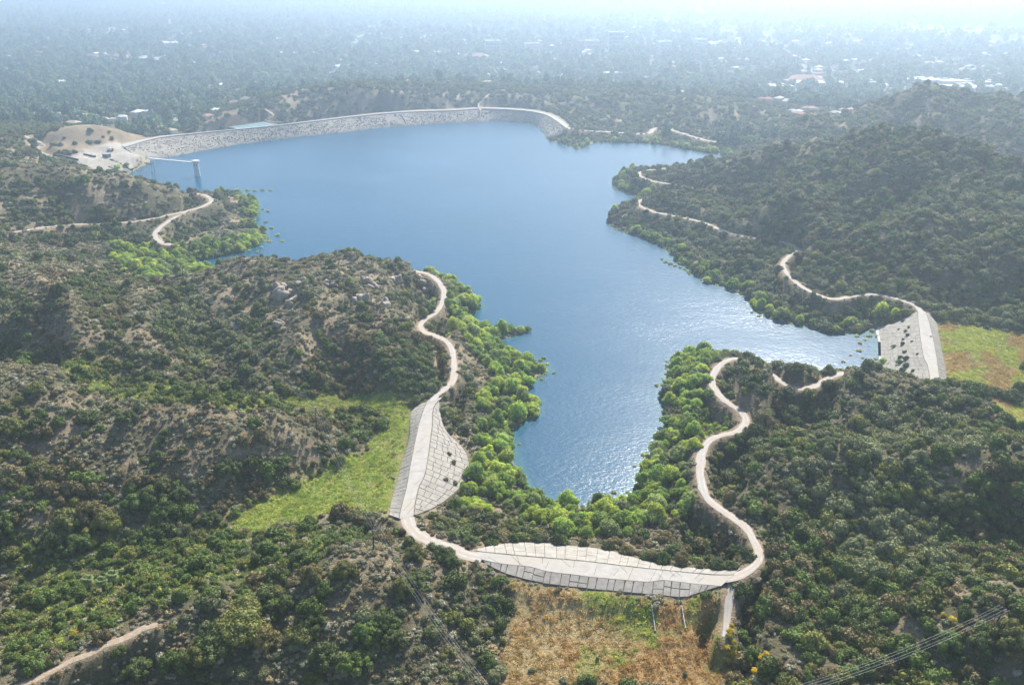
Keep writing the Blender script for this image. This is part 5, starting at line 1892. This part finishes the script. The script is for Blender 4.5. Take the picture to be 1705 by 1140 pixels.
# --- grass: blades in tufts over meadow, field, verges, flats
def tuft(seed, n_, w, h, mat):
    r = np.random.default_rng(seed)
    a = r.random(n_) * 6.283
    c = np.column_stack([r.normal(0, .45, n_), r.normal(0, .45, n_), np.zeros(n_)])
    d = np.column_stack([np.cos(a), np.sin(a), np.zeros(n_)])
    t = np.column_stack([r.normal(0, .35, n_), r.normal(0, .35, n_), h * (.5 + .7 * r.random(n_))])
    q = np.stack([c - d * w, c + d * w, c + t + d * w * .5, c + t - d * w * .5], 1).reshape(-1, 3)
    return mesh('tuft', q, np.arange(n_ * 4).reshape(-1, 4), [mat])


GC = [(.170, .208, .046), (.220, .230, .064), (.12, .17, .04), (.23, .165, .082), (.205, .132, .058), (.10, .09, .055)]
GM = [foliage_mat(f'grass_blades_{n_}', c, .2) for n_, c in zip(('green', 'lime', 'deep', 'straw', 'rust', 'grey'), GC)]
TUFTS = [tuft(a, b_, c, d, m_) for a, b_, c, d in ((1, 34, .09, .45), (2, 40, .08, .6), (3, 30, .1, .35)) for m_ in GM]
x, y = frustum_points(190, 560, 1 / 1.5)
zs = {k: zone(k, x, y) for k in ('grass', 'field', 'verge', 'scrub', 'east_field', 'valley', 'gully')}
w = np.maximum.reduce([zs['grass'], zs['field'] * .7, zs['verge'] * .7, zs['scrub'] * .6, zs['east_field'], zs['valley'] * .5, zs['gully'] * .3])
m = (rng.random(len(x)) < w * .8) & (samp(road_d, x, y) > .5) & (samp(on_dam.astype(float), x, y) < .02)
x, y = x[m], y[m]
zs = {k: v[m] for k, v in zs.items()}
u = rng.random(len(x))
green_field = np.clip(zone('field_green', x, y, 9) * sstep(.34, .5, fbm(x, y, 14, 61, 3)) + .6 * sstep(.60, .68, fbm(x, y, 18, 63, 3)), 0, 1)
med = fbm(x, y, 12, 51, 4)
ti = np.where(zs['grass'] > .5, np.where(u < .5 + (med - .5), 0, np.where(u < .85, 1, 2)),
     np.where(zs['field'] > .5, np.where(u < green_field, np.where(u < .3, 2, 1), np.where(fbm(x, y, 16, 54, 4) < .5, 4, 3)),
     np.where(zs['east_field'] > .5, np.where(fbm(x, y, 18, 57, 4) < .5, 3, 1), np.where(zs['scrub'] > .5, 5, np.where(u < .5, 2, 1)))))
rows = np.column_stack([x, y, hz(x, y) - .05, .8 + .7 * rng.random(len(x)), .7 + .6 * rng.random(len(x)), rng.integers(0, 3, len(x)) * len(GC) + ti, ti])
gn_scatter('grass', rows, TUFTS)
print('tufts', len(rows))

# --- three fan palms in the gully
def frond_mesh(seed, mat):
    r = random.Random(seed)
    v, f = [], []
    nseg = 9
    for k in range(-nseg, nseg + 1):               # a fan of narrow blades
        a = k / nseg * 1.25
        L = 1.0 * (1 - .25 * abs(a) / 1.25)
        p0, p1 = (.42, 0, .05), (.42 + L * math.cos(a), L * math.sin(a), -.10 - .22 * L)
        pm = (.42 + .6 * L * math.cos(a), .6 * L * math.sin(a), .06)
        w_ = .055
        nx_, ny_ = -math.sin(a) * w_, math.cos(a) * w_
        i = len(v)
        v += [(p0[0] - nx_ * .3, p0[1] - ny_ * .3, p0[2]), (p0[0] + nx_ * .3, p0[1] + ny_ * .3, p0[2]), (pm[0] + nx_, pm[1] + ny_, pm[2]), (pm[0] - nx_, pm[1] - ny_, pm[2]), p1]
        f += [(i, i + 1, i + 2, i + 3), (i + 3, i + 2, i + 4)]
    i = len(v)
    v += [(0, -.02, 0), (0, .02, 0), (.43, .02, .05), (.43, -.02, .05)]
    f += [(i, i + 1, i + 2, i + 3)]
    me = bpy.data.meshes.new('frond')
    me.from_pydata(v, [], f)
    me.materials.append(mat)
    return me


FR = [frond_mesh(1, foliage_mat('palm_fronds', (.09, .115, .045), .3)), frond_mesh(2, foliage_mat('dead_fronds', (.11, .09, .05), .2))]
for (px, py, h, lab) in ((150, 985, 5.0, 'short fan palm rising from the dense gully, left of two others'), (172, 984, 4.2, 'lowest fan palm in the dense gully, half hidden between two others'), (191, 980, 6.0, 'tallest fan palm in the dense gully, right of two others')):
    X, Y, Z = hit(px, py)
    o = empty('palm_tree', (X, Y, Z), lab, 'palm tree', 'fan palms in the gully')
    MB().tube([(0, 0, -.3), (.1, 0, h * .5), (0, .1, h)], [.38, .30, .26], 8).build('trunk', M['bark'], o)
    for k in range(20):
        el = 1.1 - 1.9 * (k / 19) + rng.normal(0, .12)
        link('frond', FR[int(el <= -.4)], o, (0, .1, h), (0, -el, k * 2.4), (1.9, 1.9, 1.9))

# ------------------------------------------------------------------ the town on the plain
ROOFS = [('terracotta', (.36, .17, .10)), ('pale grey', (.46, .45, .43)), ('white', (.74, .73, .70)), ('brown', (.20, .15, .12)), ('sand-coloured', (.50, .40, .28))]
WALLC = [(.62, .56, .47), (.70, .68, .63), (.52, .42, .33)]
WM = [plain('render_wall', c, .9) for c in WALLC]
RM = [plain('roof_' + n_.replace(' ', '_').replace('-', '_'), c, .85) for n_, c in ROOFS]


def hip(mb, cx, cy, w, d, z, h, ov=.6):
    w, d = w / 2 + ov, d / 2 + ov
    r_ = max(0.0, (w - d)) if w > d else 0
    q = max(0.0, (d - w)) if d > w else 0
    mb.add([(cx - w, cy - d, z), (cx + w, cy - d, z), (cx + w, cy + d, z), (cx - w, cy + d, z), (cx - r_, cy - q, z + h), (cx + r_, cy + q, z + h)],
           [(0, 1, 5, 4), (1, 2, 5), (2, 3, 4, 5), (3, 0, 4)])


def house_parts(seed):
    r = random.Random(seed)
    wb, rb = MB(), MB()
    w, d = r.uniform(14, 20), r.uniform(8, 11)
    hh = r.choice([3.4, 3.4, 6.2])
    wb.box((0, 0, hh / 2 - 1), (w, d, hh + 2))
    hip(rb, 0, 0, w, d, hh, 2.4)
    if r.random() < .7:
        s = r.choice([-1, 1])
        w2, d2 = r.uniform(6, 8), r.uniform(7, 10)
        wb.box((s * (w / 2 - w2 / 2), d / 2 + d2 / 2 - .4, 3.2 / 2 - 1), (w2, d2, 3.2 + 2))
        hip(rb, s * (w / 2 - w2 / 2), d / 2 + d2 / 2 - .4, w2, d2, 3.2, 1.8)
    return wb, rb


def data(mb, name, mat):
    me = bpy.data.meshes.new(name)
    me.from_pydata(mb.v, [], mb.f)
    me.materials.append(mat)
    return me


HOUSES = []
for s in range(6):
    wb, rb = house_parts(s)
    HOUSES.append((wb, rb, [data(wb, 'wall', WM[s % 3])], [data(rb, 'roof', m_) for m_ in RM]))

shown = [(105, 160), (225, 132), (292, 131), (120, 137), (190, 185), (228, 202), (290, 210), (260, 180), (345, 160), (315, 165), (170, 172), (250, 165), (10, 160), (25, 155), (30, 185), (5, 200), (70, 205), (90, 208), (140, 199), (280, 190), (395, 158), (405, 172),
         (330, 130), (310, 125), (285, 120), (380, 150), (440, 140), (210, 130), (340, 135), (480, 110), (500, 118), (355, 178), (730, 130), (760, 135), (780, 140), (720, 128), (745, 118), (700, 125), (690, 142), (620, 140), (650, 118), (560, 140),
         (780, 130), (820, 130), (850, 128), (900, 135), (930, 138), (960, 142), (1090, 133), (1110, 135), (1040, 128), (1010, 120), (1085, 172), (1095, 170), (1115, 170), (1125, 171), (1160, 175), (1210, 178), (1230, 180), (1170, 165), (1330, 178), (1340, 175), (1250, 160)]
cand = []
for px, py in shown:
    X, Y, Z = at(px, py, -24)
    cand.append((X, Y, 1.0))
x, y = frustum_points(1250, 4200, 1 / 3200.0, 1.0)
m = rng.random(len(x)) < np.clip(1.15 - y / 4500 + .5 * (fbm(x, y, 300, 131, 3) - .5), .1, 1)
for X, Y in zip(x[m], y[m]):
    cand.append((X, Y, 0.95 + Y * .00012))
cand = np.array(cand)
h = hz(cand[:, 0], cand[:, 1])
m = (h < 10) & (samp(on_dam.astype(float), cand[:, 0], cand[:, 1]) < .01) & (samp(road_d, cand[:, 0], cand[:, 1]) > 8) & ((samp(sdf, cand[:, 0], cand[:, 1]) > 60))
m &= zsum(cand[:, 0], cand[:, 1], 'dry_hill', 'dry_hill2', 'pad') < .2
cand, h = cand[m], h[m]
n_ = len(cand)
sh = rng.integers(0, 6, n_)
ti = rng.choice(5, n_, p=[.22, .24, .26, .14, .14])
rows = np.column_stack([cand[:, :2], h + 2.2, cand[:, 2] * 8, np.ones(n_), sh, ti])
top, rest, px, py, size = select(rows, 280)
shapes = [(w_,) for w_ in ('long', 'low', 'hipped', 'two-storey', 'angled', 'compact')]
labs = plant_labels(top, rows, px, py, size, [(a + '-roofed',) for a, _ in ROOFS], shapes, 'house')
for i in top:
    X, Y, Z, rad, _, s, t = rows[i]
    o = empty('house', (X, Y, Z), labs[i], 'house', 'houses of the valley town', rng.random() * 6.283)
    k = rad / 8
    o.scale = (k, k, k)
    wb, rb, wd, rd = HOUSES[int(s)]
    link('wall', wd[0], o)
    link('roof', rd[int(t)], o)
if len(rest):
    protos = []
    for s in range(6):
        for t in range(5):
            wb, rb = HOUSES[s][0], HOUSES[s][1]
            me = bpy.data.meshes.new('far_house')
            me.from_pydata(wb.v + rb.v, [], wb.f + [tuple(i + len(wb.v) for i in f) for f in rb.f])
            me.materials.append(WM[s % 3])
            me.materials.append(RM[t])
            me.polygons.foreach_set('material_index', np.array([0] * len(wb.f) + [1] * len(rb.f), np.int32))
            protos.append(me)
    rr = rows[rest].copy()
    rr[:, 5] = rr[:, 5] * 5 + rr[:, 6]
    rr[:, 3] /= 8
    gn_scatter('far_houses', rr, protos)
print('houses', len(rows), len(top))

# large buildings: flat roofs, shopping rows, a few towers
def block(px, py, w, d, h, rz, roof, label, cat='building', tower=False, z=None):
    X, Y, Z = at(px, py, -34)
    Z = hz(X, Y)
    o = empty('office_tower' if tower else 'commercial_building', (X, Y, float(Z)), label, cat, 'large buildings of the valley town', rz)
    wm = WM[1] if roof != 0 else WM[0]
    MB().box((0, 0, h / 2 - 2), (w, d, h + 4)).build('wall', wm, o)
    mb = MB()
    if roof == 0:
        hip(mb, 0, 0, w, d, h, min(w, d) * .22, 1.2)
        mb.build('roof', RM[0], o)
    else:
        mb.box((0, 0, h + .4), (w + 1.2, d + 1.2, .8))
        mb.build('roof', RM[roof], o)
        MB().box((w * .18, 0, h + 2), (w * .2, d * .3, 2.4)).build('roof_plant', M['grey_steel'], o)
    for k in range(2 if h < 14 else int(h / 4)):
        zz = 2.2 + k * 4
        if zz + 1 < h:
            MB().box((0, -d / 2 - .03, zz), (w * .92, .12, 1.5)).build('window', M['glass'], o)


BIG = [(40, 88, 90, 30, 9, 0), (68, 90, 60, 26, 9, 0), (95, 94, 40, 24, 8, 0), (140, 95, 80, 28, 9, 0), (170, 97, 50, 24, 8, 0), (195, 95, 70, 26, 9, 0), (15, 100, 60, 30, 8, 2), (120, 103, 70, 24, 7, 2), (230, 97, 60, 40, 10, 1), (255, 98, 70, 30, 9, 2), (285, 95, 50, 30, 9, 2),
       (300, 73, 150, 45, 10, 2), (285, 70, 90, 40, 9, 2), (320, 78, 90, 40, 9, 1), (350, 82, 70, 30, 9, 0), (395, 88, 110, 26, 10, 1), (420, 95, 60, 24, 8, 2), (160, 50, 130, 60, 9, 2), (150, 54, 60, 40, 9, 1), (185, 55, 70, 40, 9, 4), (480, 90, 80, 30, 10, 2),
       (290, 107, 50, 30, 8, 1), (175, 112, 44, 26, 8, 2), (310, 100, 80, 22, 9, 2), (1095, 130, 70, 40, 9, 2), (1085, 127, 60, 24, 9, 1), (770, 92, 120, 50, 9, 2), (790, 95, 80, 40, 9, 0), (650, 80, 70, 40, 10, 2), (710, 88, 90, 40, 10, 1),
       (1340, 138, 90, 50, 10, 0), (1345, 142, 70, 40, 9, 2), (1395, 164, 34, 20, 6, 0), (1400, 160, 60, 26, 8, 2), (1478, 149, 60, 40, 9, 4), (1520, 135, 90, 40, 10, 2), (1560, 138, 80, 40, 10, 2), (1600, 140, 110, 40, 10, 1), (1640, 141, 60, 40, 9, 2), (1440, 140, 60, 40, 9, 2), (1580, 150, 80, 30, 8, 2), (1500, 158, 60, 26, 8, 1), (1680, 132, 120, 40, 9, 2), (1290, 150, 70, 40, 9, 1), (1250, 145, 60, 40, 9, 2)]
WORDS = ['long', 'low', 'broad', 'narrow', 'deep', 'plain', 'bright', 'dull']
seenb = {}
for i, (px_, py_, w_, d_, h_, rf) in enumerate(BIG):
    j = int(np.hypot(LMP[:, 0] - px_, LMP[:, 1] - py_).argmin())
    side = 'western' if px_ < 250 else 'middle-western' if px_ < 560 else 'middle' if px_ < 1000 else 'eastern' if px_ < 1420 else 'far eastern'
    rel = 'nearest' if py_ > 120 else 'second-row' if py_ > 90 else 'distant'
    t = f"{ROOFS[rf][0]}-roofed {'large' if w_ > 80 else 'mid-sized'} block in the {rel} {side} part of the town"
    seenb[t] = seenb.get(t, 0) + 1
    if seenb[t] > 1:
        t += ', ' + ['', 'next one east', 'third eastward', 'fourth eastward', 'fifth eastward', 'sixth eastward'][min(seenb[t] - 1, 5)]
    block(px_, py_, w_ * 1.0, d_ * 1.0, h_, rng.uniform(-.25, .25), rf, t)
for i, (px_, py_, w_, h_, lab) in enumerate(((1025, 84, 50, 62, 'pale office tower standing alone in the haze, tallest of the far ones'), (820, 88, 46, 42, 'hazy office tower left of the tallest far one'), (985, 84, 44, 36, 'faint low tower just left of the tallest far one'), (885, 88, 44, 34, 'faint tower midway between two others in the haze'),
                                            (1105, 82, 46, 30, 'faint low tower right of the tallest far one'), (1165, 78, 44, 30, 'faintest tower, farthest right of the row in the haze'))):
    block(px_, py_, w_, 26, h_, .1 * i, 1, lab, 'tower', True)

# ------------------------------------------------------------------ haze
m = bpy.data.materials.new('haze')
m.use_nodes = True
nt = m.node_tree
nt.nodes.clear()
out = nt.nodes.new('ShaderNodeOutputMaterial')
pv = nt.nodes.new('ShaderNodeVolumePrincipled')
pv.inputs['Color'].default_value = HAZE_COLOR
pv.inputs['Density'].default_value = HAZE_DENSITY
pv.inputs['Anisotropy'].default_value = HAZE_G
nt.links.new(pv.outputs[0], out.inputs['Volume'])
mb = MB()
mb.box((0, 20000, 89.5), (88000, 52000, 271))
tag(mb.build('haze', m), kind='stuff')
